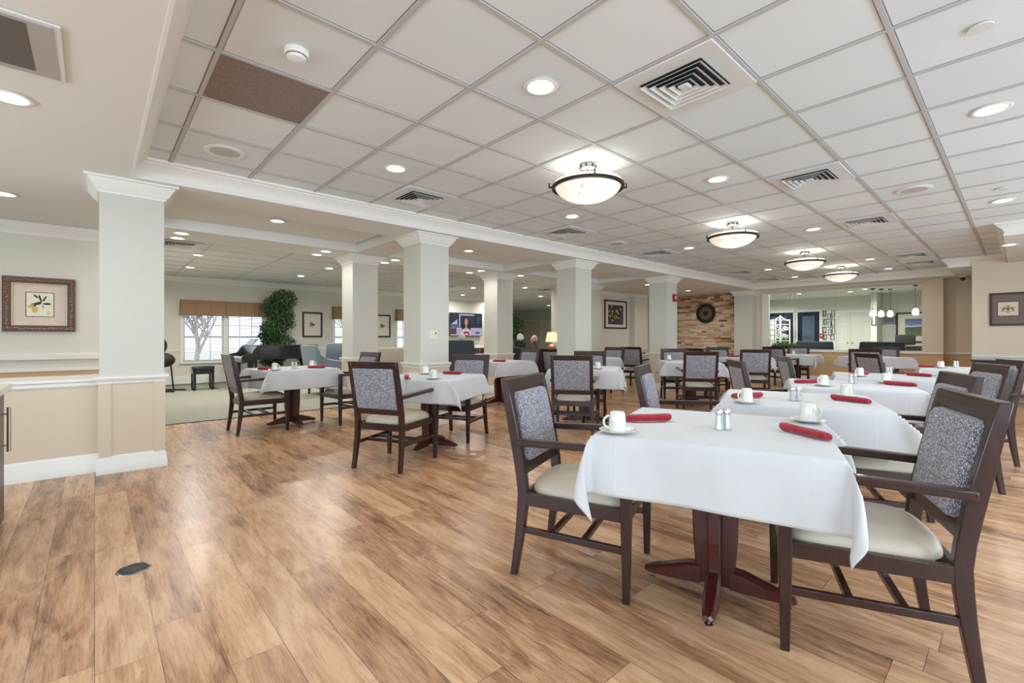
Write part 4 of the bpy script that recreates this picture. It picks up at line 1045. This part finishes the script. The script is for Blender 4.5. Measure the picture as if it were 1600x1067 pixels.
MB().lathe([(.0005, .0), (.070, .0), (.068, .003), (.0005, .004)], 36).build('grate_plate', M['steel'], fg)
mb = MB()
for i in range(-6, 7):
    for j in range(-6, 7):
        x, y = i * .0105, j * .0105
        if math.hypot(x, y) < .062: mb.box(x - .0035, x + .0035, y - .0035, y + .0035, .0035, .0046)
mb.build('grate_holes', M['blackmat'], fg, smooth=0)
mb = MB().lathe([(.0005, 0), (.03, 0), (.034, .012), (.026, .05), (.028, .07), (.02, .075), (.0005, .075)], 18); o = mb.build('glass_jar', M['ceramic'], loc=(-.95, 5.75, .812)); tag(o, 'small pale jar on the half wall ledge', 'jar')
mb = MB().lathe([(.0005, 0), (.02, 0), (.012, .02), (.012, .04), (.0005, .045)], 16); o = mb.build('salt_cellar', M['ceramic'], loc=(-.72, 5.70, .812)); tag(o, 'tiny pale pot on the half wall ledge, right of the jar', 'pot')

# ---------------- right: black console table against the wall
co = empty('console_table', (12.08, -.35, 0), 0, 'long black console table against the right wall', 'table')
MB().box(-.16, .2, -1.3, .98, .735, .76).build('tabletop', M['black'], co, bevel=.004)
MB().box(-.14, .18, -1.27, .95, .64, .735).build('apron', M['black'], co, bevel=.003)
MB().box(-.17, .17, -1.25, .93, .14, .17).build('shelf', M['black'], co, bevel=.003)
for sx in (-.165, .165):
    for sy in (-1.25, .93): MB().box(sx - .025, sx + .025, sy - .025, sy + .025, 0, .66).build('leg', M['black'], co, bevel=.003)

# ================================================================== LOUNGE
def armchair(name, x, y, deg, m, label, w=.72, h=1.0, wing=False):
    r = empty(name, (x, y, 0), R(deg), label, 'chair', None)
    MB().rbox(-.30, .36, -w / 2 + .1, w / 2 - .1, .28, .46, .04, dome=.02).build('seat_cushion', m, r, smooth=60)
    MB().rbox(-.36, .34, -w / 2 + .06, w / 2 - .06, .14, .28, .02).build('seat_base', m, r, smooth=60)
    bm = MB(); L = []
    for z, xo, t, ww in ((.16, -.30, .12, w / 2 - .02), (.5, -.33, .12, w / 2 - .02), (.8, -.39, .11, w / 2 - .03), (h - .03, -.44, .09, w / 2 - .05), (h, -.45, .05, w / 2 - .09)):
        L.append([(xo - t / 2, -ww, z), (xo + t / 2, -ww * .98, z), (xo + t / 2 - .03, 0, z), (xo + t / 2, ww * .98, z), (xo - t / 2, ww, z), (xo - t / 2 - .03, 0, z)])
    bm.loft(L); bm.build('backrest', m, r, smooth=60, bevel=.015)
    for s in (-1, 1):
        a = MB(); L = []
        for t in range(6):
            u = t / 5; xx = -.34 + .64 * u; zt = .80 - .16 * u ** .5 if wing else .66
            L.append([(xx, s * (w / 2 - .10), .16), (xx, s * (w / 2), .16), (xx, s * (w / 2), zt), (xx, s * (w / 2 - .05), zt + .02), (xx, s * (w / 2 - .10), zt)])
        if s < 0: L = [q[::-1] for q in L]
        a.loft(L); a.build('armrest', m, r, smooth=60, bevel=.012)
        for xx in (-.3, .28): MB().post([(xx, s * (w / 2 - .07), 0, .03, .03), (xx, s * (w / 2 - .07), .15, .045, .045)]).build('leg', M['espresso'], r)
    return r
armchair('armchair', 3.66, 9.75, 8, M['grey_arm'], 'grey armchair in profile behind the leftmost table', .70, 1.02, True)
armchair('armchair', 4.30, 10.6, 62, M['grey_arm'], 'grey high-backed armchair seen from behind, left of the first rear column', .72, 1.05)
armchair('armchair', 4.55, 8.7, 55, M['beige_arm'], 'taupe armchair behind the leftmost table, right of the first rear column', .80, .97)
armchair('armchair', 7.55, 10.45, 54, M['navy_arm'], 'dark grey high-backed armchair before the television', .80, 1.10)
armchair('armchair', 8.35, 8.9, 58, M['blackmat'], 'black chair holding the white-haired person in black', .62, .92)
armchair('armchair', 9.3, 10.6, 235, M['navy_arm'], 'dark slate armchair behind the two seated people', .78, 1.12)

# upright padded chair on a black sled frame by the nearest column
st_ = empty('padded_stool_chair', (1.10, 12.5, 0), R(-40), 'black padded chair on a bent tube frame beside the nearest column', 'chair')
MB().ball((-.05, 0, .99), .05, .20, .17, 18, 10).build('backrest', M['blackmat'], st_)
MB().ball((.0, 0, .68), .22, .22, .16, 18, 10).build('seat', M['blackmat'], st_)
for s in (-1, 1): MB().tube([(-.05, s * .12, .95), (-.08, s * .13, .75), (-.1, s * .16, .6), (.05, s * .17, .56), (.10, s * .18, .05), (.14, s * .18, .02), (.36, s * .18, .02), (-.2, s * .18, .02)], .016, 8).build('sled_frame', M['blackmat'], st_)

# piano bench
pb = empty('piano_bench', (1.80, 12.35, 0), R(0), 'black padded piano bench below the lounge window', 'bench')
MB().rbox(-.21, .21, -.17, .17, .44, .54, .03).build('padded_top', M['black'], pb, smooth=60)
MB().box(-.20, .20, -.16, .16, .36, .44).build('apron', M['black'], pb, bevel=.004)
for sx in (-.17, .17):
    for sy in (-.13, .13):
        l = MB().box(sx - .028, sx + .028, sy - .028, sy + .028, .05, .36).build('leg', M['black'], pb, bevel=.003)
        MB().lathe([(.024, 0), (.026, .03), (.012, .05)], 12, (sx, sy, 0)).build('caster', M['blackmat'], l)
# grand piano, keyboard to the left
gp = empty('grand_piano', (2.78, 12.55, 0), 0, 'black grand piano with closed lid in front of the tall leafy tree', 'piano')
out_ = [(.0, -.72), (.9, -.72), (1.25, -.66), (1.45, -.48), (1.52, -.2), (1.46, .08), (1.28, .22), (1.0, .26), (.8, .4), (.6, .62), (.35, .72), (.0, .72)]
def prism(pts, z0, z1): n = len(pts); return MB().add([(p[0], p[1], z0) for p in pts] + [(p[0], p[1], z1) for p in pts], [tuple(reversed(range(n))), tuple(range(n, 2 * n))] + [(i, (i + 1) % n, n + (i + 1) % n, n + i) for i in range(n)])
prism(out_, .66, .97).build('case', M['black'], gp, smooth=50, bevel=.006)
prism([(p[0] * 1.012 - .005, p[1] * 1.015) for p in out_], .972, .995).build('lid', M['black'], gp, smooth=50, bevel=.004)
MB().box(-.32, .0, -.74, .74, .60, .70).build('key_bed', M['black'], gp, bevel=.006)
for s in (-1, 1):
    mb = MB(); p_ = [(-.32, .70), (-.30, .76), (-.12, .80), (-.04, .93), (.0, .97), (.0, .70)]; y0, y1 = (.68, .74) if s > 0 else (-.74, -.68)
    n = len(p_); mb.add([(a, y0, b_) for a, b_ in p_] + [(a, y1, b_) for a, b_ in p_], [tuple(range(n)), tuple(reversed(range(n, 2 * n)))] + [(i, n + i, n + (i + 1) % n, (i + 1) % n) for i in range(n)]); mb.build('key_cheek', M['black'], gp, smooth=0)
kb = MB()
for i in range(52): kb.box(-.30, -.15, -.675 + i * .026, -.675 + i * .026 + .0245, .70, .722)
kb.build('white_keys', M['white'], gp, smooth=0)
kb = MB()
for i in range(51):
    if i % 7 not in (2, 6): kb.box(-.245, -.15, -.675 + (i + 1) * .026 - .006, -.675 + (i + 1) * .026 + .006, .722, .733)
kb.build('black_keys', M['black'], gp, smooth=0)
rot = MB(); rot.loft([[(-.02, -.35, .995), (.0, -.35, .995), (.0, .35, .995), (-.02, .35, .995)], [(.10, -.35, 1.14), (.12, -.35, 1.14), (.12, .35, 1.14), (.10, .35, 1.14)]]); rot.build('music_desk', M['black'], gp)
for x, y in ((-.12, -.6), (-.12, .6), (1.15, -.3)):
    l = MB().post([(x, y, .08, .07, .07), (x, y, .5, .11, .11), (x, y, .66, .15, .15)]).build('leg', M['black'], gp, bevel=.004)
    MB().lathe([(.028, 0), (.03, .05), (.015, .08)], 12, (x, y, 0)).build('caster', M['steel'], l)
mb = MB(); mb.box(.10, .14, -.12, .12, .10, .66); mb.box(.05, .14, -.14, .14, .06, .12); mb.build('pedal_lyre', M['black'], gp, bevel=.003)
# ficus-like trees
def leafy_tree(x, y, h, w_, label, seed, m=None, bushy=2600):
    random.seed(seed); r = empty('potted_tree', (x, y, 0), 0, label, 'plant')
    MB().lathe([(.0005, 0), (.14, 0), (.17, .3), (.18, .34), (.165, .34), (.155, .3), (.0005, .3)], 24).build('pot', M['copper'], r)
    tr = MB()
    for k in range(3):
        a = k * 2.1; tr.tube([(.04 * math.cos(a + t * 3), .04 * math.sin(a + t * 3), .28 + t * (h - .6)) for t in [i / 10 for i in range(11)]], .016, 6)
    tr.build('trunk', M['bark'], r)
    lf = MB()
    blobs = [(random.uniform(-.25, .25) * w_, random.uniform(-.25, .25) * w_, .55 + (h - .75) * (i + .5) / 9, w_ * random.uniform(.30, .46)) for i in range(9)]
    for i in range(bushy):
        bx, by, bz, br = random.choice(blobs); v = Vector((random.gauss(0, 1), random.gauss(0, 1), random.gauss(0, 1))).normalized() * br * random.uniform(.55, 1.05)
        p = Vector((bx + v.x, by + v.y, min(h, bz + v.z * .8))); L = random.uniform(.05, .085)
        m_ = Matrix.Translation(p) @ Matrix.Rotation(random.uniform(0, 6.28), 4, 'Z') @ Matrix.Rotation(random.uniform(.2, 1.7), 4, 'Y') @ Matrix.Rotation(random.uniform(-.6, .6), 4, 'X')
        lf.add([(0, 0, 0), (L * .45, L * .24, .004), (L, 0, -.006), (L * .45, -L * .24, .004), (L * .45, 0, -.005)], [(0, 4, 1), (1, 4, 2), (2, 4, 3), (3, 4, 0)], m_)
    lf.build('foliage', m or M['leaf'], r, smooth=0); return r
leafy_tree(3.56, 13.30, 2.5, .84, 'tall bushy green tree at the right end of the tan valance', 4, bushy=7000)
leafy_tree(10.75, 11.8, 2.12, .72, 'dark green leafy tree behind the seated people', 9, bushy=5000)
leafy_tree(4.40, 13.35, .95, .50, 'low green plant under the right end of the piano', 12, bushy=900)
# valances
def valance(x0, x1, label, n):
    r = MB(); L = []; N = n * 8; zt, zb = 2.10, 1.73
    ring_t, ring_b = [], []
    for i in range(N + 1):
        u = i / N; x = x0 + (x1 - x0) * u; ple = .012 if (i % 8) in (0,) else 0
        ring_t.append((x, 13.71 + ple, zt)); ring_b.append((x + (u - .5) * .03, 13.68 + ple * 1.6, zb))
    v = ring_t + ring_b; f = [(i, N + 1 + i, N + 2 + i, i + 1) for i in range(N)]; r.add(v, f)
    k = len(r.v); r.add([(x0, 13.845, zt), (x0, 13.71, zt), (x1, 13.71, zt), (x1, 13.845, zt), (x0 - .015, 13.845, zb), (x0 - .015, 13.68, zb), (x1 + .015, 13.68, zb), (x1 + .015, 13.845, zb)], [(0, 1, 2, 3), (0, 4, 5, 1), (2, 6, 7, 3)])
    o = r.build('valance', M['valance'], smooth=0, solid=.012); tag(o, label, 'valance', 'tan box-pleated valances'); return o
valance(1.55, 3.50, 'wide tan box-pleated valance left of the tall tree', 6)
valance(5.27, 6.37, 'tan valance partly behind the first rear column', 3)
valance(7.35, 8.97, 'tan valance partly behind the second column', 5)
# baseboard heater
bh = MB().box(1.0, 3.2, 13.77, 13.84, .03, .22).build('baseboard_heater', M['trim'], bevel=.01); tag(bh, 'long white baseboard heater below the lounge window', 'heater')
# television
tv = empty('television', (10.2, 13.83, 1.66), 0, 'large flat television with a newsreader picture on the lounge wall', 'television')
rot_box(MB(), -.74, .74, -.425, .425, .02, .065).build('tv_case', M['black'], tv, bevel=.005)
def scr(rgb, e=.55): 
    k = 'screen_%d_%d_%d' % rgb
    return bpy.data.materials.get(k) or mat(k, (.02, .02, .02), .3, emit=e, ecol=lin(rgb), fn=speck(.1, 30))
base = rot_box(MB(), -.725, .725, -.41, .41, .0655, .067).build('screen', scr((22, 28, 66)), tv, smooth=0)
def sp_(name, pts, rgb, lay): mb = MB(); mb.add(*poly2(pts, .067 + .0006 * lay, .0674 + .0006 * lay)); mb.build(name, scr(rgb), base, smooth=0)
def q4(a, b_, c, d): return [(a, c), (a, d), (b_, d), (b_, c)][::-1][::-1]
sp_('screen_panel', q4(-.725, .725, -.41, -.12), (198, 196, 222), 1)
sp_('screen_window', q4(-.30, .36, .0, .36), (30, 38, 78), 1)
sp_('screen_arch', q4(-.34, -.29, -.10, .38), (214, 220, 236), 2); sp_('screen_arch', q4(-.30, .34, .33, .38), (214, 220, 236), 2)
sp_('screen_shelf', q4(-.72, -.36, -.10, -.02), (92, 116, 176), 2); sp_('screen_side', q4(-.72, -.46, -.36, -.14), (120, 50, 70), 2); sp_('screen_peak', [(-.70, .0), (-.42, .18), (-.42, .0)], (206, 214, 236), 2)
sp_('screen_hair', ell(-.02, .08, .15, .22), (26, 18, 26), 3); sp_('screen_hair', ell(-.14, -.12, .07, .10), (26, 18, 26), 3); sp_('screen_hair', ell(.12, -.12, .07, .10), (26, 18, 26), 3)
sp_('screen_neck', ell(-.02, -.08, .05, .10), (196, 150, 140), 4); sp_('screen_face', ell(-.02, .10, .075, .13), (214, 170, 158), 5)
sp_('screen_suit', [(-.28, -.41), (-.18, -.19), (-.06, -.13), (-.02, -.20), (.03, -.13), (.14, -.19), (.22, -.41)], (226, 222, 238), 4)
sp_('screen_mark', ell(-.02, -.34, .16, .09), (196, 30, 66), 6); sp_('screen_mark', ell(-.02, -.36, .09, .035), (236, 200, 210), 7); sp_('screen_plant', ell(.55, .18, .10, .16), (40, 74, 78), 3); sp_('screen_mug', q4(.42, .60, -.34, -.27), (60, 70, 110), 3)
# credenza, printer, lamps
cz = empty('credenza', (10.1, 13.35, 0), 0, 'red-brown wooden credenza below the television', 'cabinet')
MB().box(-.8, .95, -.22, .22, 0, .84).build('cabinet_body', M['redwood'], cz, bevel=.004); MB().box(-.83, .98, -.25, .23, .84, .87).build('cabinet_top', M['redwood'], cz, bevel=.004)
for i in range(3): d = MB().box(-.78 + i * .58, -.24 + i * .58, -.235, -.22, .09, .80).build('cabinet_door', M['redwood'], cz, bevel=.003); MB().ball((-.30 + i * .58, -.245, .5), .012).build('knob', M['steel'], d)
pr_ = empty('printer_cart', (9.3, 11.9, 0), 0, 'small pale cart with papers to the right of the dark armchair', 'cart')
MB().box(-.22, .22, -.2, .2, .84, .87).box(-.22, .22, -.2, .2, .62, .64).build('cart_shelf', M['white'], pr_, bevel=.003)
for sx in (-.2, .2):
    for sy in (-.18, .18): MB().box(sx - .012, sx + .012, sy - .012, sy + .012, 0, .84).build('cart_leg', M['steel'], pr_)
MB().box(-.15, .12, -.14, .14, .87, .90).box(-.12, .16, -.1, .15, .90, .925).build('paper_stack', M['paper'], pr_, smooth=0)
def table_lamp(x, y, z, label, m):
    r = empty('table_lamp', (x, y, z), 0, label, 'lamp')
    MB().lathe([(.0005, 0), (.06, 0), (.07, .01), (.075, .02), (.10, .06), (.115, .12), (.10, .18), (.05, .225), (.028, .235), (.028, .26), (.0005, .26)], 28).build('lamp_base', m, r, smooth=60)
    MB().tube([(0, 0, .25), (0, 0, .58)], .006, 8).build('lamp_pole', M['steel'], r); MB().ball((0, 0, .59), .014).build('finial', M['blackmat'], r)
    MB().lathe([(.17, .30), (.115, .555)], 32, capb=False, capt=False).build('lamp_shade', M['shade'], r, solid=.003)
    l = bpy.data.lights.new('table_lamp_bulb', 'POINT'); l.energy = 8; l.color = (1, .84, .62); l.shadow_soft_size = .04
    o = bpy.data.objects.new('table_lamp_bulb', l); COL.objects.link(o); o.location = (x, y, z + .42)
table_lamp(8.85, 8.22, .76, 'orange ceramic table lamp with a lit cream shade by the third column', M['copper'])
table_lamp(7.75, 11.9, .66, 'lit cream lamp left of the television, half hidden by the second column', M['steel'])
for x, y, z, lb in ((8.85, 8.22, .76, 'dark wooden side table under the orange lamp'), (7.75, 11.9, .66, 'dark wooden side table under the lamp left of the television')):
    r = empty('side_table', (x, y, 0), 0, lb, 'table'); MB().box(-.24, .24, -.24, .24, z - .03, z).build('tabletop', M['redwood'], r, bevel=.003)
    for sx in (-.2, .2):
        for sy in (-.2, .2): MB().box(sx - .02, sx + .02, sy - .02, sy + .02, 0, z - .03).build('leg', M['redwood'], r)
# small sign by the far door
sg = empty('door_sign', (18.0, 16.2, 1.75), R(-90), 'small brown sign on the wall beside the distant door', 'sign'); rot_box(MB(), -.2, .2, -.1, .1, 0, .02).build('sign_plate', M['redwood'], sg, bevel=.003); rot_box(MB(), -.15, .15, -.02, .03, .02, .023).build('sign_band', cm((150, 120, 90)), sg, smooth=0)

# ================================================================== PEOPLE (seated, backs to the camera)
def person(x, y, deg, label, top, hair, sh=1.0, seat=.46):
    r = empty('person', (x, y, 0), R(deg), label, 'person')
    V = {}; E_ = []; vs = []
    def p(n, x_, y_, z_, rx, ry=None, par=None):
        V[n] = len(vs); vs.append((x_, y_, z_, rx, ry or rx))
        if par: E_.append((V[par], V[n]))
    p('pelvis', -.10, 0, seat + .10, .145, .12); p('belly', -.11, 0, seat + .25, .135, .11, 'pelvis'); p('chest', -.10, 0, seat + .42, .145, .11, 'belly'); p('neckbase', -.085, 0, seat + .55, .07, .065, 'chest'); p('neck', -.06, 0, seat + .60, .05, .05, 'neckbase')
    p('jaw', -.03, 0, seat + .66, .062, .058, 'neck'); p('head', -.035, 0, seat + .74, .088, .078, 'jaw'); p('crown', -.045, 0, seat + .80, .06, .055, 'head')
    for s, n in ((1, 'l'), (-1, 'r')):
        p('sh' + n, -.09, s * .17, seat + .49, .06, .058, 'chest'); p('el' + n, -.06, s * .24, seat + .22, .042, .04, 'sh' + n); p('wr' + n, .16, s * .17, seat + .17, .027, .024, 'el' + n); p('pa' + n, .23, s * .15, seat + .165, .032, .018, 'wr' + n)
        for k in range(4):
            a = (k - 1.5) * .018; L = (.055, .07, .075, .06)[k]
            p('f1%s%d' % (n, k), .27, s * .15 + a, seat + .160, .0095, .009, 'pa' + n); p('f2%s%d' % (n, k), .27 + L * .5, s * .15 + a * 1.1, seat + .148, .009, .0085, 'f1%s%d' % (n, k)); p('f3%s%d' % (n, k), .27 + L, s * .15 + a * 1.15, seat + .125, .007, .007, 'f2%s%d' % (n, k))
        p('t1' + n, .235, s * .115, seat + .165, .011, .010, 'pa' + n); p('t2' + n, .265, s * .095, seat + .155, .009, .009, 't1' + n)
        p('hip' + n, -.05, s * .09, seat + .07, .088, .08, 'pelvis'); p('kn' + n, .36, s * .11, seat + .05, .062, .06, 'hip' + n); p('an' + n, .38, s * .11, .09, .038, .036, 'kn' + n); p('to' + n, .52, s * .12, .035, .035, .028, 'an' + n)
    me = bpy.data.meshes.new('body'); me.from_pydata([v[:3] for v in vs], E_, []); me.materials.append(top); me.materials.append(M['skin'])
    o = bpy.data.objects.new('body', me); COL.objects.link(o); o.parent = r
    md = o.modifiers.new('skin', 'SKIN'); md.use_smooth_shade = True
    sv = me.skin_vertices[0].data
    for i, v in enumerate(vs): sv[i].radius = (v[3], v[4])
    sv[0].use_root = True
    sb = o.modifiers.new('sub', 'SUBSURF'); sb.levels = 2; sb.render_levels = 2
    hz = seat + .76
    fc = MB().ball((-.015, 0, hz - .02), .088, .078, .108, 20, 14).build('head', M['skin'], r, smooth=60)
    mb = MB(); mb.ball((.074, 0, hz - .03), .016, .012, .022, 8, 6); mb.build('nose', M['skin'], fc); 
    for s in (-1, 1): MB().ball((.068, s * .028, hz - .005), .008, .012, .007, 8, 6).build('eye', M['white'], fc); MB().ball((-.01, s * .078, hz - .02), .018, .010, .028, 8, 6).build('ear', M['skin'], fc)
    MB().ball((.066, 0, hz - .068), .010, .024, .006, 8, 6).build('mouth', M['red'], fc)
    hb = MB(); L = []; random.seed(3)
    for i in range(11):
        t = i / 10; a = -PI * .16 + t * PI * .66; rr = .104 * math.cos(a); zz = hz + .005 + .112 * math.sin(a)
        L.append([(-.035 + max(.004, rr) * (1.0 if math.cos(b_) < .35 else .80) * math.cos(b_), max(.004, rr) * .92 * math.sin(b_), zz + .006 * math.sin(b_ * 5 + i)) for b_ in [2 * PI * j / 24 for j in range(24)]])
    hb.loft(L); hb.build('hair', hair, r, smooth=70)
    return r
person(8.42, 8.98, 58, 'white-haired person in black seated with back to the room, before the dark tree', M['darkhair'], M['whitehair'], seat=.40)
person(9.36, 9.42, 100, 'person with pale hair in a patterned top seated right of the one in black', M['floral'], mat('sandy_hair', lin((206, 180, 160)), .8, fn=speck(.15, 160, .4)), seat=.36)
person(7.62, 10.52, 54, 'person with pale hair just showing above the grey armchair before the television', M['blueshirt'], M['whitehair'], seat=.42)
armchair('armchair', 9.34, 9.32, 100, M['blackmat'], 'low black chair holding the person in the patterned top', .62, .80)

# ================================================================== LOBBY BEHIND THE GLASS
def tub(x, y, deg, label):
    return armchair('tub_armchair', x, y, deg, M['navy_arm'], label, 1.05, 1.06)
tub(16.55, 4.36, 22, 'slate tub armchair in the lobby left of the white double door')
tub(16.2, 2.62, 12, 'slate tub armchair in the lobby below the hanging glass lamps')
def pendant(x, y, z, label):
    r = place(PEND, (x, y, 0), 0, label, 'glass pendant lamps in the lobby')
    return r
PEND = empty('pendant_lamp', cat='pendant lamp')
MB().lathe([(.0005, 2.619), (.06, 2.619), (.05, 2.59), (.0005, 2.585)], 20).build('canopy', M['blackmat'], PEND)
MB().tube([(0, 0, 2.59), (0, 0, 2.02)], .006, 6).build('cord', M['blackmat'], PEND); MB().lathe([(.02, 2.02), (.03, 1.98), (.0005, 1.97)], 12).build('socket', M['blackmat'], PEND)
MB().lathe([(.026, 1.985), (.06, 1.94), (.078, 1.87), (.072, 1.81), (.048, 1.785)], 24, capt=False).build('glass_shade', M['pend_glass'], PEND)
for x, y, lb in ((17.0, 2.93, 'leftmost glass pendant lamp of the close three in the lobby'), (17.3, 2.78, 'middle glass pendant lamp of the close three in the lobby'), (17.5, 2.60, 'rightmost glass pendant lamp of the close three in the lobby'), (16.7, 1.94, 'single glass pendant lamp before the landscape picture')):
    pendant(x, y, 0, lb)
ex = empty('exit_sign', (16.6, 4.98, 2.42), R(12), 'small red exit sign hanging from the lobby ceiling', 'sign')
MB().box(-.14, .14, -.03, .03, 0, .2).build('sign_box', M['white'], ex, bevel=.004); MB().box(-.02, .02, -.02, .02, .2, .218).build('sign_mount', M['white'], ex)
rot_box(MB(), -.13, .13, .01, .19, .0302, .033).build('sign_face', mat('red_sign_face', lin((190, 40, 36)), .4, emit=.5, ecol=lin((214, 60, 50)), fn=speck(.05, 40)), ex, smooth=0)
mb = MB()
for x, seg in ((-.115, 'E'), (-.045, 'X'), (.025, 'I'), (.065, 'T')):
    if seg == 'E':
        for q in ((x, x + .012, .05, .15), (x, x + .045, .05, .062), (x, x + .038, .094, .106), (x, x + .045, .138, .15)): rot_box(mb, *q, .033, .035)
    elif seg == 'X':
        for sg_ in (-1, 1): mb.beam((x + .02 - sg_ * .02, -.034, .05), (x + .02 + sg_ * .02, -.034, .15), .002, .012)
    elif seg == 'I': rot_box(mb, x, x + .012, .05, .15, .033, .035)
    else:
        rot_box(mb, x, x + .05, .138, .15, .033, .035); rot_box(mb, x + .019, x + .031, .05, .138, .033, .035)
mb.build('sign_letters', M['white'], ex, smooth=0)
# interlocking rectangle wall piece
wd_ = empty('wall_sculpture', (19.5, 4.62, 1.62), R(-90), 'black interlocking rectangles on the lobby wall by the double door', 'wall decoration'); random.seed(7)
for cx, cz, w1, h1 in ((-.12, .42, .10, .2), (.02, .30, .10, .22), (.14, .40, .10, .24), (-.10, .12, .10, .2), (.03, .02, .10, .24), (.14, .10, .10, .26), (-.12, -.16, .12, .2), (.04, -.26, .10, .22), (.15, -.20, .09, .28), (-.10, -.42, .11, .18), (.12, -.44, .12, .16)):
    mb = MB(); t = .016
    for q in ((cx - w1 / 2, cx + w1 / 2, cz + h1 / 2 - t, cz + h1 / 2), (cx - w1 / 2, cx + w1 / 2, cz - h1 / 2, cz - h1 / 2 + t), (cx - w1 / 2, cx - w1 / 2 + t, cz - h1 / 2 + t, cz + h1 / 2 - t), (cx + w1 / 2 - t, cx + w1 / 2, cz - h1 / 2 + t, cz + h1 / 2 - t)): rot_box(mb, *q, .01, .04)
    mb.build('rectangle', M['blackmat'], wd_, smooth=0)
def f_land(g, b):
    z = g.n('ShaderNodeSeparateXYZ', {0: g.obj()}).outputs[2]; n = g.noise(g.obj(), 7, 5, .6); s = g.m('ADD', z, g.m('MULTIPLY_ADD', n, .16, -.08))
    sock(g.nt, b.inputs['Base Color'], g.ramp(g.m('MULTIPLY_ADD', s, 2.0, .5), [(.1, lin((120, 110, 60))), (.34, lin((74, 92, 60))), (.52, lin((60, 80, 66))), (.56, lin((220, 226, 236))), (.66, lin((120, 140, 190))), (.95, lin((84, 104, 170)))]))
M['land'] = mat('landscape_print', (.3, .4, .5), .4, fn=f_land)
frame_pic('landscape_picture', (19.5, 2.0, 1.50), '-X', 1.5, .98, .05, M['frame_black'], 'mountain landscape picture in a dark frame on the lobby wall', lambda r: rot_box(MB(), -.52, .52, -.28, .28, .0105, .013).build('photo_print', M['land'], r, smooth=0))
frame_pic('framed_notice', (18.6, 3.175, 1.72), '-X', .12, .30, .02, M['frame_black'], 'narrow dark framed notice on the lobby wall end', lambda r: None)
frame_pic('grey_picture', (19.5, 2.93, 1.75), '-X', .36, .26, .02, M['frame_black'], 'small grey picture in the lobby left of the landscape', lambda r: rot_box(MB(), -.14, .14, -.09, .09, .0105, .013).build('photo_print', cm((120, 130, 140)), r, smooth=0))
rd = empty('reception_shelf', (19.1, 1.9, 0), 0, 'low dark shelf below the landscape picture in the lobby', 'shelf')
MB().box(-.2, .38, -1.0, .75, .86, .90).box(-.2, .38, -1.0, .75, .55, .58).build('shelf_board', M['blackmat'], rd, smooth=0); MB().box(-.18, .36, -1.0, -.96, 0, .86).box(-.18, .36, .7, .74, 0, .86).build('shelf_side', M['paper'], rd, smooth=0)
mo = empty('computer_monitor', (18.2, 2.35, .0), R(-80), 'black office chair back seen over the slate tub armchair', 'chair'); mo.name = 'office_chair'
MB().rbox(-.24, .24, -.05, .05, .95, 1.26, .04).build('backrest', M['blackmat'], mo, smooth=60); MB().rbox(-.24, .24, -.02, .44, .44, .52, .03).build('seat', M['blackmat'], mo, smooth=60); MB().tube([(0, .0, .95), (0, .0, .48)], .02, 8).tube([(0, .2, .44), (0, .2, .06)], .025, 8).build('gas_post', M['steel'], mo)
mb = MB()
for k in range(5): a = k * 2 * PI / 5; mb.beam((0, .2, .07), (.28 * math.cos(a), .2 + .28 * math.sin(a), .03), .04, .03)
mb.build('star_base', M['blackmat'], mo)
# white lattice screen in front of the navy door
lt_ = empty('lattice_screen', (18.9, 6.0, 0), R(-90), 'white lattice screen before the left navy door in the lobby', 'screen')
mb = MB(); w2, h2 = .34, 1.86
for x in (-w2, -w2 + .16, w2 - .05): mb.box(x, x + (.13 if x == -w2 else .04), -.02, .02, 0, h2 - (.0 if x < 0 else .05))
for z in (1.05, 1.25, 1.45, 1.65, 1.82): mb.box(-w2, w2, -.02, .02, z, z + .025)
mb.tube([(-w2 + .15, 0, 1.84), (-.08, 0, 1.92), (.05, 0, 1.93), (.18, 0, 1.82), (.28, 0, 1.80)], .02, 8)
mb.box(-.03, .03, -.02, .02, 1.0, 2.0)
mb.build('lattice', M['white'], lt_, smooth=0); mb = MB(); random.seed(4)
for _ in range(16): cx, cz = random.uniform(-.14, .24), random.uniform(1.15, 1.62); mb.tube([(cx + .05 * math.cos(t), 0, cz + .05 * math.sin(t)) for t in [k * PI / 4 for k in range(9)]], .012, 6)
mb.build('scroll_work', M['white'], lt_)
# grass planter right behind the glass
gpn = empty('grass_planter', (14.85, 4.60, 0), 0, 'planter of bright green grass just behind the left end of the glass', 'plant')
MB().box(-.12, .12, -.34, .34, 0, .93).build('planter_box', M['blackmat'], gpn, bevel=.004); MB().box(-.10, .10, -.32, .32, .93, .94).build('planter_soil', M['soil'], gpn, smooth=0)
mb = MB(); random.seed(6)
for _ in range(700):
    x, y = random.uniform(-.1, .1), random.uniform(-.32, .32); a = random.uniform(0, 6.28); hh = random.uniform(.05, .12); l_ = random.uniform(.0, .06)
    mb.add([(x - .004 * math.sin(a), y + .004 * math.cos(a), .935), (x + .004 * math.sin(a), y - .004 * math.cos(a), .935), (x + l_ * math.cos(a), y + l_ * math.sin(a), .935 + hh)], [(0, 1, 2)])
mb.build('grass_blades', M['grass'], gpn, smooth=0)
